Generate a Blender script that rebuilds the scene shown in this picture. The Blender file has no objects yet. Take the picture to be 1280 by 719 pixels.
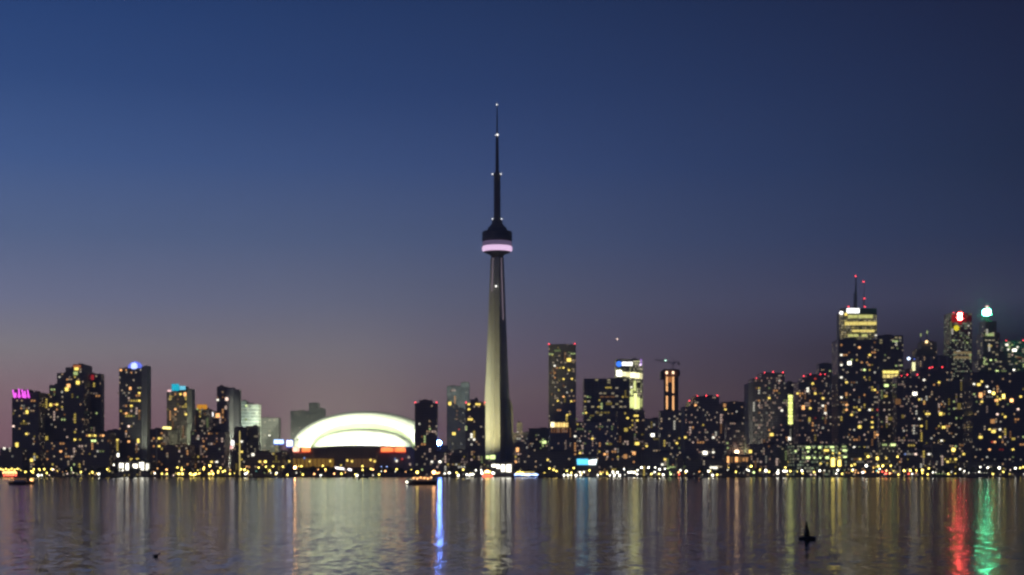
import bpy, math, random
from math import radians, sin, cos, pi, sqrt
random.seed(11)
S = bpy.context.scene
COL = S.collection
# ------------------------------------------------------------------ camera
F, HX, HY, CH = 2050.0, 640.0, 590.5, 6.0        # focal length in photo pixels, horizon, eye height
cam = bpy.data.cameras.new('camera'); camo = bpy.data.objects.new('camera', cam); COL.objects.link(camo)
camo.location = (0, 0, CH); camo.rotation_euler = (pi/2, 0, 0)
cam.sensor_width = 36; cam.lens = F/1280*36; cam.shift_y = (HY-359.5)/1280
cam.clip_start = 0.5; cam.clip_end = 60000
S.camera = camo
def lin(c):
    return tuple((v/255/12.92 if v/255 <= .04045 else ((v/255+.055)/1.055)**2.4) for v in c)
# ------------------------------------------------------------------ world: clear dusk sky
S.view_settings.view_transform = 'Standard'; S.view_settings.look = 'None'
S.view_settings.exposure = 0; S.view_settings.gamma = 1
w = bpy.data.worlds.new('World'); S.world = w; w.use_nodes = True
nt = w.node_tree; nt.nodes.clear()
def N(nt, t, **k):
    n = nt.nodes.new(t)
    for a, v in k.items(): setattr(n, a, v)
    return n
tc = N(nt, 'ShaderNodeTexCoord'); sep = N(nt, 'ShaderNodeSeparateXYZ'); nt.links.new(tc.outputs['Generated'], sep.inputs[0])
ZM = 0.62
mz = N(nt, 'ShaderNodeMapRange'); mz.inputs[1].default_value = 0; mz.inputs[2].default_value = ZM
nt.links.new(sep.outputs[2], mz.inputs[0])
def sky_ramp(stops):
    r = N(nt, 'ShaderNodeValToRGB'); r.color_ramp.interpolation = 'EASE'
    r.color_ramp.interpolation = 'LINEAR'
    el = r.color_ramp.elements
    for i, (y, c) in enumerate(stops):
        t = (HY-y)/F; z = t/sqrt(1+t*t)/ZM if t < 1 else 1.0
        e = el[i] if i < 2 else el.new(min(1, z))
        e.position = min(1, z); e.color = (*lin(c), 1)
    nt.links.new(mz.outputs[0], r.inputs[0]); return r
SKY_L = [(590, (152, 116, 125)), (540, (164, 125, 136)), (490, (172, 143, 151)), (440, (170, 162, 169)), (380, (144, 150, 184)), (300, (113, 134, 181)), (210, (82, 112, 171)), (110, (58, 89, 148)), (0, (43, 74, 132)), (-500, (23, 38, 74)), (-900, (16, 26, 53))]
SKY_M = [(590, (115, 88, 100)), (540, (123, 96, 107)), (490, (129, 108, 118)), (440, (122, 111, 133)), (380, (107, 110, 140)), (300, (86, 103, 148)), (210, (64, 87, 140)), (110, (49, 72, 122)), (0, (38, 60, 105)), (-500, (21, 34, 66)), (-900, (16, 25, 52))]
SKY_R = [(590, (8, 5, 18)), (540, (8, 5, 20)), (490, (9, 5, 24)), (440, (7, 5, 25)), (380, (69, 69, 99)), (300, (49, 61, 98)), (210, (36, 50, 83)), (110, (32, 44, 77)), (0, (26, 34, 64)), (-500, (18, 25, 51)), (-900, (14, 19, 41))]
rl, rm, rr = sky_ramp(SKY_L), sky_ramp(SKY_M), sky_ramp(SKY_R)
def mixc(nt, f, a, b):
    m = N(nt, 'ShaderNodeMix', data_type='RGBA'); 
    if f is not None: nt.links.new(f, m.inputs[0])
    for s, v in ((6, a), (7, b)):
        if isinstance(v, tuple): m.inputs[s].default_value = v if len(v) == 4 else (*v, 1)
        else: nt.links.new(v, m.inputs[s])
    return m.outputs[2]
m1 = N(nt, 'ShaderNodeMapRange'); m1.inputs[1].default_value = -.30; m1.inputs[2].default_value = 0.0
m2 = N(nt, 'ShaderNodeMapRange'); m2.inputs[1].default_value = 0.0; m2.inputs[2].default_value = .30
for m in (m1, m2): nt.links.new(sep.outputs[0], m.inputs[0])
c1 = mixc(nt, m1.outputs[0], rl.outputs[0], rm.outputs[0]); c2 = mixc(nt, m2.outputs[0], c1, rr.outputs[0])
bg = N(nt, 'ShaderNodeBackground'); bg.inputs[1].default_value = 1.0
wo = N(nt, 'ShaderNodeOutputWorld'); nt.links.new(c2, bg.inputs[0]); nt.links.new(bg.outputs[0], wo.inputs[0])
# ------------------------------------------------------------------ render settings
S.render.engine = 'CYCLES'
cy = S.cycles
cy.use_denoising = True; cy.denoiser = 'OPENIMAGEDENOISE'; cy.denoising_input_passes = 'RGB_ALBEDO_NORMAL'
cy.pixel_filter_type = 'GAUSSIAN'; cy.filter_width = 2.9
cy.max_bounces = 4; cy.diffuse_bounces = 1; cy.glossy_bounces = 2; cy.transmission_bounces = 2; cy.volume_bounces = 0
cy.sample_clamp_indirect = 6; cy.use_light_tree = True
cy.caustics_reflective = False; cy.caustics_refractive = False
# ------------------------------------------------------------------ helpers
def px2x(px, Y): return (px-HX)*Y/F
def py2z(py, Y): return CH+(HY-py)*Y/F
HAZE = 1.6e-4
GZ = 1.2                                                     # ground level above the water
class MB:
    def __init__(s): s.v = []; s.f = []
    def box(s, x0, x1, y0, y1, z0, z1):
        n = len(s.v)
        s.v += [(x0,y0,z0),(x1,y0,z0),(x1,y1,z0),(x0,y1,z0),(x0,y0,z1),(x1,y0,z1),(x1,y1,z1),(x0,y1,z1)]
        s.f += [(n,n+3,n+2,n+1),(n+4,n+5,n+6,n+7),(n,n+1,n+5,n+4),(n+1,n+2,n+6,n+5),(n+2,n+3,n+7,n+6),(n+3,n,n+4,n+7)]
        return s
    def rings(s, rings, cap=True, close=True):
        n = len(s.v); k = len(rings[0])
        for r in rings: s.v += r
        for i in range(len(rings)-1):
            for j in range(k if close else k-1):
                a = n+i*k+j; b = n+i*k+(j+1) % k
                s.f.append((a, b, b+k, a+k))
        if cap:
            s.f.append(tuple(n+j for j in reversed(range(k)))); s.f.append(tuple(n+(len(rings)-1)*k+j for j in range(k)))
        return s
    def lathe(s, prof, seg=24, cx=0, cy=0):
        return s.rings([[(cx+r*cos(2*pi*j/seg), cy+r*sin(2*pi*j/seg), z) for j in range(seg)] for r, z in prof])
    def tube(s, a, b, r0, r1=None, seg=8):
        r1 = r0 if r1 is None else r1
        import mathutils
        d = (mathutils.Vector(b)-mathutils.Vector(a)).normalized()
        u = d.orthogonal().normalized(); v = d.cross(u)
        R = []
        for p, r in ((a, r0), (b, r1)):
            R.append([tuple(mathutils.Vector(p)+u*r*cos(2*pi*j/seg)+v*r*sin(2*pi*j/seg)) for j in range(seg)])
        return s.rings(R)
    def prism(s, poly, y0, y1):                              # polygon in xz, extruded along y
        n = len(s.v); k = len(poly)
        s.v += [(x, y0, z) for x, z in poly]+[(x, y1, z) for x, z in poly]
        for j in range(k): s.f.append((n+j, n+(j+1) % k, n+k+(j+1) % k, n+k+j))
        s.f.append(tuple(n+j for j in range(k))[::-1]); s.f.append(tuple(n+k+j for j in range(k)))
        return s
    def mesh(s, name, mat, smooth=False):
        me = bpy.data.meshes.new(name); me.from_pydata(s.v, [], s.f); me.update()
        me.materials.append(mat)
        if smooth:
            for p in me.polygons: p.use_smooth = True
        return me
    def build(s, name, mat, parent=None, smooth=False, loc=(0,0,0)):
        return ob(name, s.mesh(name, mat, smooth), parent, loc)
def ob(name, me, parent=None, loc=(0,0,0), scale=None, rot=None):
    o = bpy.data.objects.new(name, me); COL.objects.link(o); o.location = loc
    if scale: o.scale = scale
    if rot: o.rotation_euler = rot
    if parent: o.parent = parent
    return o
def tag(o, label, cat, group=None):
    o['label'] = label; o['category'] = cat
    if group: o['group'] = group
    return o
def thing(name, loc, label, cat, group=None):
    return tag(ob(name, None, None, loc), label, cat, group)
def struct(o): o['kind'] = 'structure'; return o
# ------------------------------------------------------------------ materials
def mat_plain(name, c, rough=.8, metal=0, noise=.25, scale=.3):
    m = bpy.data.materials.new(name); m.use_nodes = True; t = m.node_tree; b = t.nodes['Principled BSDF']
    g = N(t, 'ShaderNodeTexCoord'); n = N(t, 'ShaderNodeTexNoise'); n.inputs['Scale'].default_value = scale; n.inputs['Detail'].default_value = 4
    t.links.new(g.outputs['Object'], n.inputs[0])
    o = mixc(t, n.outputs[0], tuple(v*(1-noise) for v in c), tuple(min(1, v*(1+noise)) for v in c))
    t.links.new(o, b.inputs['Base Color']); b.inputs['Roughness'].default_value = rough; b.inputs['Metallic'].default_value = metal
    return m
def mat_emit(name, c, s, sample=False):
    m = bpy.data.materials.new(name); m.use_nodes = True; t = m.node_tree; t.nodes.clear()
    e = N(t, 'ShaderNodeEmission'); e.inputs[0].default_value = (*c, 1); e.inputs[1].default_value = s
    o = N(t, 'ShaderNodeOutputMaterial'); t.links.new(e.outputs[0], o.inputs[0])
    m.cycles.emission_sampling = 'FRONT' if sample else 'NONE'
    return m
def mat_facade(name, wall, glass, lit=.1, lcol=(1,.72,.35), ls=.25, bay=3.0, floor=3.3, band=False, grough=.2):
    m = bpy.data.materials.new(name); m.use_nodes = True; t = m.node_tree; b = t.nodes['Principled BSDF']; L = t.links.new
    g = N(t, 'ShaderNodeTexCoord'); p = N(t, 'ShaderNodeSeparateXYZ'); L(g.outputs['Object'], p.inputs[0])
    q = N(t, 'ShaderNodeSeparateXYZ'); L(g.outputs['Normal'], q.inputs[0])
    def M(op, a, bb=None, c=None):
        n = N(t, 'ShaderNodeMath', operation=op)
        for i, v in enumerate((a, bb, c)):
            if v is None: continue
            if isinstance(v, (int, float)): n.inputs[i].default_value = v
            else: L(v, n.inputs[i])
        return n.outputs[0]
    side = M('GREATER_THAN', M('ABSOLUTE', q.outputs[0]), .5)
    flat = M('GREATER_THAN', M('ABSOLUTE', q.outputs[2]), .5)
    u = M('ADD', M('MULTIPLY', p.outputs[0], M('SUBTRACT', 1, side)), M('MULTIPLY', p.outputs[1], side))
    u = M('DIVIDE', u, bay); v = M('DIVIDE', p.outputs[2], floor)
    cu, cv = M('FLOOR', u), M('FLOOR', v); fu, fv = M('FRACT', u), M('FRACT', v)
    def inside(f, a, c): return M('MULTIPLY', M('GREATER_THAN', f, a), M('LESS_THAN', f, c))
    mask = M('MULTIPLY', inside(fu, -1 if band else .14, 2 if band else .86), inside(fv, .28, .88))
    mask = M('MULTIPLY', mask, M('SUBTRACT', 1, flat))
    oi = N(t, 'ShaderNodeObjectInfo')
    cb = N(t, 'ShaderNodeCombineXYZ'); L(M('ADD', cu, M('MULTIPLY', side, 371)), cb.inputs[0]); L(cv, cb.inputs[1]); L(M('MULTIPLY', oi.outputs['Random'], 997), cb.inputs[2])
    wn = N(t, 'ShaderNodeTexWhiteNoise'); wn.noise_dimensions = '3D'; L(cb.outputs[0], wn.inputs[0])
    sc = N(t, 'ShaderNodeSeparateXYZ'); L(wn.outputs['Color'], sc.inputs[0])
    on = M('GREATER_THAN', wn.outputs['Value'], 1-lit)
    st = M('MULTIPLY', M('MULTIPLY', on, mask), M('MULTIPLY', M('POWER', sc.outputs[0], 2.0), ls))
    nz = N(t, 'ShaderNodeTexNoise'); nz.inputs['Scale'].default_value = .05; nz.inputs['Detail'].default_value = 3; L(g.outputs['Object'], nz.inputs[0])
    wc = mixc(t, nz.outputs[0], tuple(v*.75 for v in wall), tuple(v*1.25 for v in wall))
    gc = mixc(t, sc.outputs[1], tuple(v*.5 for v in glass), tuple(v*1.4 for v in glass))
    L(mixc(t, mask, wc, gc), b.inputs['Base Color'])
    L(M('SUBTRACT', .8, M('MULTIPLY', mask, .8-grough)), b.inputs['Roughness'])
    L(mixc(t, sc.outputs[2], lcol, (1, .85, .6)), b.inputs['Emission Color']); L(st, b.inputs['Emission Strength'])
    m.cycles.emission_sampling = 'NONE'
    return m
FM = {
 'dark':   mat_facade('dark_glass_facade', (.27,.26,.25), (.10,.10,.105), .05, (1,.62,.3), .5),
 'brown':  mat_facade('brown_brick_facade', (.30,.25,.22), (.10,.095,.09), .06, (1,.6,.3), .5),
 'grey':   mat_facade('grey_concrete_facade', (.38,.37,.36), (.13,.135,.14), .07, (1,.7,.4), .5, bay=3.6),
 'mauve':  mat_facade('dull_stone_facade', (.36,.32,.31), (.11,.11,.115), .12, (1,.55,.4), .45, bay=2.6),
 'blue':   mat_facade('blue_glass_facade', (.26,.30,.36), (.20,.26,.34), .04, (1,.75,.5), .35, grough=.3),
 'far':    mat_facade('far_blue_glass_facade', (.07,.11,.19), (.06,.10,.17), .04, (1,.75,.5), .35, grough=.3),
 'olive':  mat_facade('pale_olive_facade', (.40,.39,.30), (.20,.20,.16), .10, (1,.85,.45), .35, bay=2.4, grough=.6),
 'pale':   mat_facade('pale_panel_facade', (.62,.64,.58), (.26,.30,.28), .10, (.8,1,.7), .4, bay=3.0, floor=4.6, band=True, grough=.5),
 'office': mat_facade('office_band_facade', (.20,.20,.19), (.09,.09,.09), .16, (1,.85,.4), .45, bay=6, floor=4.0),
 'lit':    mat_facade('bright_office_facade', (.10,.10,.09), (.05,.05,.04), .72, (.95,1,.45), 1.3, bay=2.8, floor=3.9),
 'green':  mat_facade('green_tinted_facade', (.12,.13,.11), (.05,.07,.06), .45, (.75,1,.6), .45, bay=3, floor=3.9),
 'yellow': mat_facade('yellow_lit_office_facade', (.16,.15,.12), (.06,.06,.04), .8, (1,.78,.22), 1.0, bay=2.6, floor=4.1),
}
CONC = mat_plain('pale_concrete', (.5,.49,.45), .85); DCONC = mat_plain('dark_concrete', (.10,.095,.09), .9)
TCONC = mat_plain('tower_concrete', (.42,.41,.37), .85, scale=.08)
METAL = mat_plain('dark_painted_metal', (.06,.06,.065), .5, .3); ROOF = mat_plain('roof_gravel', (.08,.08,.08), .95)
FAB = mat_plain('white_roof_membrane', (.80,.82,.76), .6, noise=.05)
FASC = mat_plain('roof_edge_truss', (.13,.15,.10), .8)  # structural grey, darkened further so the recessed arch face reads as shaded
WHITEP = mat_plain('white_boat_paint', (.7,.7,.68), .4, noise=.06); HULL = mat_plain('dark_hull_paint', (.035,.02,.02), .45)
LEAF = mat_plain('leaves', (.05,.07,.03), .8, noise=.5, scale=1.0); BARK = mat_plain('bark', (.09,.07,.05), .95)
C = {'w': (1,.95,.78), 'y': (1,.74,.15), 'o': (1,.48,.17), 'g': (.80,1,.38), 'b': (.35,.5,1), 'r': (1,.10,.06), 'p': (1,.72,.58), 't': (.35,.95,.9)}
WL = {1: .20, 2: .7, 3: 2.2, 4: 5}
WM = {}
WMESH = {}
def wmesh(c, l):
    if (c, l) not in WMESH:
        m = mat_emit('lit_window_%s' % {'w':'white','y':'yellow','o':'orange','g':'green','b':'blue','r':'red','p':'peach','t':'teal'}[c], C[c], WL[l], l >= 4)
        WMESH[(c, l)] = MB().box(-.5, .5, -.5, .5, -.5, .5).mesh('lit_pane', m)
    return WMESH[(c, l)]
BEAC = MB().lathe([(.05,-.5),(.42,-.3),(.5,0),(.42,.3),(.05,.5)], 10)
beac_me = BEAC.mesh('beacon', mat_emit('red_beacon_glass', (1,.06,.08), 6), True)
# ------------------------------------------------------------------ water, ground
wm = bpy.data.materials.new('lake_water'); wm.use_nodes = True; t = wm.node_tree; b = t.nodes['Principled BSDF']; L = t.links.new
b.inputs['Base Color'].default_value = (.006,.008,.010,1); b.inputs['IOR'].default_value = 1.33; b.inputs['Roughness'].default_value = .10
g = N(t, 'ShaderNodeTexCoord')
def wave(scale, stretch, detail):
    mp = N(t, 'ShaderNodeMapping'); mp.inputs['Scale'].default_value = (scale, scale*stretch, 1); mp.inputs['Rotation'].default_value = (0, 0, .12)
    L(g.outputs['Object'], mp.inputs[0]); n = N(t, 'ShaderNodeTexNoise'); n.inputs['Scale'].default_value = 1; n.inputs['Detail'].default_value = detail
    L(mp.outputs[0], n.inputs[0]); return n.outputs['Color']
def vm(op, a, bb):
    n = N(t, 'ShaderNodeVectorMath', operation=op)
    for i, v in enumerate((a, bb)):
        if isinstance(v, tuple): n.inputs[i].default_value = v
        else: L(v, n.inputs[i])
    return n.outputs[0]
patch = N(t, 'ShaderNodeMapRange'); patch.inputs[1].default_value = .36; patch.inputs[2].default_value = .64; patch.inputs[3].default_value = .45; patch.inputs[4].default_value = 1.5
pm = N(t, 'ShaderNodeMapping'); pm.inputs['Scale'].default_value = (.16, .12, 1); L(g.outputs['Object'], pm.inputs[0])
pn = N(t, 'ShaderNodeTexNoise'); pn.inputs['Scale'].default_value = 1; pn.inputs['Detail'].default_value = 4; L(pm.outputs[0], pn.inputs[0]); L(pn.outputs[0], patch.inputs[0])
s1 = vm('MULTIPLY', vm('SUBTRACT', wave(1.9, .6, 3), (.5,.5,.5)), (.22,.20,0))
pc = N(t, 'ShaderNodeCombineXYZ')
for i in range(3): L(patch.outputs[0], pc.inputs[i])
s1 = vm('MULTIPLY', s1, pc.outputs[0])
s2 = vm('MULTIPLY', vm('SUBTRACT', wave(.95, .5, 2), (.5,.5,.5)), (.06,.10,0))
s3 = vm('MULTIPLY', vm('SUBTRACT', wave(.14, .7, 3), (.5,.5,.5)), (.01,.02,0))
nn = N(t, 'ShaderNodeVectorMath', operation='NORMALIZE'); L(vm('ADD', vm('ADD', vm('ADD', s1, s2), s3), (0,0,1)), nn.inputs[0])
L(nn.outputs[0], b.inputs['Normal'])
QY = 1950.0
o = MB(); o.v = [(-9000,-2500,0),(9000,-2500,0),(9000,QY+1,0),(-9000,QY+1,0)]; o.f = [(0,1,2,3)]
struct(o.build('lake_water', wm))
o = MB(); o.v = [(-12000,QY+3,GZ),(12000,QY+3,GZ),(12000,30000,GZ),(-12000,30000,GZ)]; o.f = [(0,1,2,3)]
struct(o.build('ground', mat_plain('city_ground', (.06,.06,.055), .95, scale=.02)))
o = MB().box(-9000, 9000, QY, QY+3.2, -1.5, GZ+.15).box(-9000, 9000, QY-.15, QY+.4, .5, .8)
struct(o.build('quay', DCONC))
o = MB(); o.v = [(-9000,2006,GZ+.004),(9000,2006,GZ+.004),(9000,2020,GZ+.004),(-9000,2020,GZ+.004)]; o.f = [(0,1,2,3)]
struct(o.build('road', mat_plain('asphalt', (.05,.05,.05), .9)))
hm = bpy.data.materials.new('haze_air'); hm.use_nodes = True; t = hm.node_tree; t.nodes.clear()
hv = N(t, 'ShaderNodeVolumePrincipled'); hv.inputs['Color'].default_value = (.85,.85,.85,1); hv.inputs['Density'].default_value = HAZE; hv.inputs['Anisotropy'].default_value = 0
ho = N(t, 'ShaderNodeOutputMaterial'); t.links.new(hv.outputs[0], ho.inputs['Volume'])
hb = MB().box(-2600, 2600, -260, 4300, -3, 640).build('haze', hm); hb['kind'] = 'stuff'
# ------------------------------------------------------------------ buildings
BL = []
def building(name, label, tiers, Y, style, cat='building', group=None, slab=True, fins=False, depth=None, extra=()):
    """tiers: (px0, px1, py_top) of each block of the body, front face at distance Y"""
    x0 = min(t[0] for t in tiers); x1 = max(t[1] for t in tiers)
    W = (x1-x0)*Y/F; D = depth or max(18, min(45, W*.9))
    cx = px2x((x0+x1)/2, Y)
    e = thing(name, (cx, Y+D/2, GZ), label, cat, group)
    e['_'] = 1; del e['_']
    m = MB(); r = MB(); top = MB()
    for i, (a, c, ty) in enumerate(tiers):
        X0, X1 = px2x(a, Y)-cx, px2x(c, Y)-cx; H = py2z(ty, Y)-GZ; dd = .0 if len(tiers) == 1 else (i % 3)*.35
        fy, by = -D/2+dd, D/2-dd
        m.box(X0, X1, fy, by, 0, H)
        lo = 0
        if slab:
            z = 3.3
            while z < H-2:
                m.box(X0-.0+.02, X1-.02, fy-.38, by+.3, z-.14, z+.14); z += 3.3
        if fins:
            x = X0+1.5
            while x < X1-1: m.box(x-.2, x+.2, fy-.5, by+.3, .5, H-.3); x += 4.5
        w_ = X1-X0
        if w_ > 8:
            MB().box(X0+.02, X1-.02, fy-.1, by+.1, H, H+.8).build('parapet', DCONC, e)
            random.seed(int(a*7+ty)); cxr = random.uniform(X0+w_*.3, X1-w_*.3)
            MB().box(cxr-w_*.16, cxr+w_*.16, -D*.2, D*.2, H+.8, H+random.uniform(1.8, 3.2)).build('roof_plant', ROOF, e)
            if w_ > 20: MB().tube((cxr+w_*.1, -D*.25, H+.8), (cxr+w_*.1, -D*.25, H+random.uniform(4, 7)), .12).build('antenna', METAL, e)
    m.build('wall', FM[style] if style in FM else style, e)
    rec = dict(name=name, e=e, tiers=tiers, Y=Y, D=D, cx=cx, n=0, slab=slab, label=label, wins=[])
    BL.append(rec); return rec
def on_face(rec, px, py, out=0.0):
    Y = rec['Y']
    return (px2x(px, Y)-rec['cx'], -rec['D']/2-out, py2z(py, Y)-GZ)
def add_win(rec, px, py, c, l, w=None, h=None, name='window'):
    x, y, z = on_face(rec, px, py, .42); k = rec['Y']/F
    W = (w if w else 2.3)*k; H = (h if h else 1.9)*k
    if not h and rec['slab']: z = (math.floor(z/3.3)+.5)*3.3; H = 2.3; x = (math.floor(x/3.4)+.5)*3.4; W = 2.9 if l >= 3 else 2.2
    z = max(z, H/2+.3)
    for (ox, oz) in rec['wins']:
        if abs(ox-x) < 1.2 and abs(oz-z) < 1.0: return
    rec['wins'].append((x, z)); rec['n'] += 1
    return ob(name, wmesh(c, l), rec['e'], (x, y, z), (W, .16, H))
def panel(rec, px0, px1, py0, py1, mat, name='sign', out=.7, th=.5):
    a = on_face(rec, px0, py1, out); c = on_face(rec, px1, py0, out)
    return MB().box(a[0], c[0], a[1], a[1]+th, a[2], c[2]).build(name, mat, rec['e'])
def top_light(rec, px, py, me=beac_me, size=1.0, name='beacon'):
    x, _, z = on_face(rec, px, py); tier = [t for t in rec['tiers'] if t[0]-1.5 <= px <= t[1]+1.5] or rec['tiers']
    H = max(py2z(t[2], rec['Y'])-GZ for t in tier)
    y = -rec['D']/2+2
    lo, hi = min(px2x(t[0], rec['Y']) for t in tier)-rec['cx']+.4, max(px2x(t[1], rec['Y']) for t in tier)-rec['cx']-.4
    x = min(max(x, lo), hi); z = max(z, H+1.0)
    b_ = ob(name, me, rec['e'], (x, y, z), (size*1.0,)*3)
    p = MB().tube((0, 0, H-z), (0, 0, -.4*size), .12).build('beacon_post', METAL, rec['e'], loc=(x, y, z))
    return b_
T = 'tower'
G1 = 'towers of the skyline'
def tw(label, tiers, Y, style, **k): return building(k.pop('name', 'apartment_tower'), label, tiers, Y, style, group=k.pop('group', G1), cat=k.pop('cat', 'tower'), **k)

b_pink = tw('dark apartment tower with a magenta lit crown at the far left', [(15,37.3,498),(37.3,48.2,491)], 2120, 'dark')
b_step = tw('stepped dark tower climbing in steps to an orange lit top', [(54,61.5,492),(61.5,71,482),(71,82,467),(82,91,460),(91,104.4,456)], 2160, 'dark')
b_redr = tw('dark tower with a red lit rooftop box right of the stepped tower', [(106,126,468)], 2200, 'dark')
b_blue = tw('tall slim tower under a glowing blue dome', [(148.8,176.5,461)], 2120, 'dark')
b_teal = tw('tower with a teal lit crown and pale right hand edge', [(208.3,233.5,490)], 2150, 'brown')
b_orng = tw('dark block with an orange lit roof box beside the teal crowned tower', [(241,262,512)], 2230, 'mauve')
b_wsgn = tw('dark block carrying a small square white sign near its roof', [(256,271,515),(271,283,522)], 2280, 'brown', name='apartment_block')
b_half = tw('slim tower with a dark left half and pale right half', [(271,283,484)], 2170, 'dark')
b_whit = tw('pale floodlit banded block left of the stadium', [(299,307.5,502),(307.5,323,506)], 2240, 'pale', slab=False, name='office_block')
b_gr1 = tw('dim grey block right behind the pale floodlit block', [(323,348,523)], 2500, 'grey', name='apartment_block')
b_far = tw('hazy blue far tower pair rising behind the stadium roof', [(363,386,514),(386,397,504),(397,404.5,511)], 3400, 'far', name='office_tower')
b_st1 = tw('dark brown tower with two red beacons touching the stadium roof', [(518.5,524,504),(524,540,501),(540,546.5,504)], 2130, 'brown')
b_bls = building('low_building', 'low dim building under the round blue light', [(544,560,557.5)], 2160, 'dark', cat='building')
b_bg1 = tw('blue glass tower left of the concrete observation tower', [(558.5,576,483),(576,586.5,478.5)], 2650, 'blue', name='office_tower')
b_st2 = tw('dark brown tower with beacons just left of the observation tower', [(582,588,504),(588,598,500),(598,606.5,504)], 2150, 'brown')
b_sm1 = building('office_block', 'small dark block with a raised roof tower right of the observation tower', [(641.5,646,541),(646,653,529),(653,661,541)], 2420, 'mauve', cat='building')
b_sm2 = building('office_block', 'low dark block with a small green lit window strip', [(661,688,536)], 2480, 'dark', cat='building')
b_tall = tw('tall dark slab tower with red beacons at both roof corners', [(686,720,431)], 2420, 'dark', fins=True, slab=False, name='office_tower')
b_wide = tw('wide dark flat roofed office block in front of the bright tower', [(730,787,474)], 2440, 'office', name='office_block', slab=False, fins=True)
b_brt = tw('brightly lit office tower with blue and white roof sign', [(770,787,449.5),(787,803.5,450)], 2560, 'lit', name='office_tower', slab=False)
b_con = tw('slim tower under construction with orange work lights', [(831,848,472)], 2350, DCONC, name='construction_tower')
b_cbs = building('apartment_block', 'wide grey lower block at the foot of the construction tower', [(825.5,851,514)], 2240, 'grey', cat='building')
b_c1 = tw('dark condominium tower with stepped roof and four red beacons', [(857,862,508),(862,868.5,502),(868.5,899,496),(899,904,505)], 2180, 'mauve')
b_c1b = building('apartment_block', 'dark block behind the lit amber podium', [(902,931,503)], 2500, 'brown', cat='building')
b_low = building('office_block', 'dull brown low block with a pale lit right edge', [(908,931,528)], 2120, 'mauve', cat='building', slab=False)
b_c2 = tw('broad condominium tower with pale left edge and red beacons', [(941,952,474),(952,981,467),(981,985,480)], 2190, 'mauve')
b_c2b = tw('dark tower with a bright lime vertical light strip', [(981,998,479)], 2300, 'dark')
b_c3 = tw('dark condominium tower right of the lime light strip', [(998,1003.5,478),(1003.5,1009,472),(1009,1037,469)], 2200, 'mauve')
b_c3b = tw('plain black block peeping over the dark condominium tower', [(1024,1046,455)], 2700, 'dark', name='office_block', slab=False, fins=True)
b_pal = tw('grey column tower under a big white lamp', [(1037,1048.5,481)], 2360, 'grey', slab=False)
b_fcp = tw('bright yellow banded office tower with twin masts on its roof', [(1052,1096,391)], 2900, 'yellow', name='office_tower', slab=False)
b_big = tw('broad dark tower full of orange windows below the masts', [(1048,1097,425)], 2170, 'dark')
b_blk = tw('black flat roofed tower with a yellow band of windows', [(1097,1129,420)], 2600, 'office', name='office_tower', slab=False, fins=True)
b_c4 = tw('dark condominium tower with three red beacons below the small blue lamp', [(1121,1148,471)], 2220, 'mauve')
b_c4a = building('apartment_block', 'dark grey block with a short yellow green window strip', [(1099,1121,480)], 2260, 'grey', cat='building')
b_spk = tw('dark tower with spiky roof masts and one orange lamp', [(1146,1152,437),(1152,1171,428)], 2750, 'dark', name='office_tower')
b_c5 = tw('black tower front of the red crowned tower with pale vertical ribs behind', [(1148,1172,463),(1172,1190,461)], 2230, 'dark')
b_rib = tw('dim ribbed tower top of upright pale posts left of the red crown', [(1149,1188,445)], 2600, 'dark', name='office_tower', fins=True)
b_redc = tw('tall office tower with a glowing red crown and yellow disc', [(1186.5,1215,392)], 2680, 'green', name='office_tower', slab=False)
b_redl = building('office_block', 'grey lower block with pale edge below the red crowned tower', [(1190,1216,475)], 2300, 'grey', cat='building')
b_tea = tw('stepped office tower capped by a large pale teal lamp', [(1223,1229,450),(1229,1232,416),(1232,1246,402),(1246,1250,416),(1250,1256,440)], 2750, 'office', name='office_tower', slab=False)
b_rt = tw('office tower with rows of white windows at the right edge', [(1254,1300,427)], 2800, 'office', name='office_tower', slab=False)
b_rb = tw('huge black apartment block full of orange windows at the right edge', [(1216,1300,466)], 2150, 'dark')
b_mid = building('office_block', 'mid height dim block between the slab tower and the wide block', [(712,772,528)], 2260, 'mauve', cat='building')
b_mid2 = building('apartment_block', 'dim block full of yellow windows below the brightly lit tower', [(772,806,514)], 2300, 'brown', cat='building')
b_mid3 = building('apartment_block', 'dim narrow block with one round white lamp', [(806,826,524)], 2280, 'grey', cat='building')
b_pod = building('office_block', 'brown podium with a glowing row of lamps at the slab tower foot', [(687,712,527)], 2250, 'brown', cat='building')
# low ones
b_l1 = building('low_building', 'low black shed with a row of white roof lights at far left', [(0,28,561)], 2040, 'dark', cat='building')
b_l2 = building('apartment_block', 'dark mid rise block between the magenta and stepped towers', [(28,58,548)], 2240, 'dark', cat='building')
b_l3 = building('apartment_block', 'dark mid rise block at the foot of the stepped tower', [(56,106,552)], 2080, 'dark', cat='building')
b_l4 = building('apartment_block', 'dark block with an orange row of lights along its roofline', [(104,137,541.5)], 2070, 'dark', cat='building')
b_l5 = building('apartment_block', 'dark low block left of the blue domed tower foot', [(134,150,538)], 2180, 'brown', cat='building')
b_l6 = building('low_building', 'low pavilion with huge white lit windows by the water', [(146,188,577)], 2030, 'dark', cat='pavilion', slab=False)
b_l7 = building('apartment_block', 'small dark block behind the tall pale flagpole', [(187.5,207,537)], 2080, 'brown', cat='building')
b_l8 = building('apartment_block', 'pale washed low block with a yellow strip lamp on its roof', [(207,222,538)], 2110, 'olive', cat='building')
b_l9 = building('apartment_block', 'brown low block beside the pale washed block', [(207,238,557)], 2060, 'brown', cat='building')
b_l10 = building('apartment_block', 'low dark block full of orange windows right of the teal crowned tower', [(238,281,540)], 2100, 'mauve', cat='building')
b_l11 = building('apartment_block', 'black low block beside the tall yellow light mast', [(293,308,535)], 2120, 'dark', cat='building')
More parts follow.
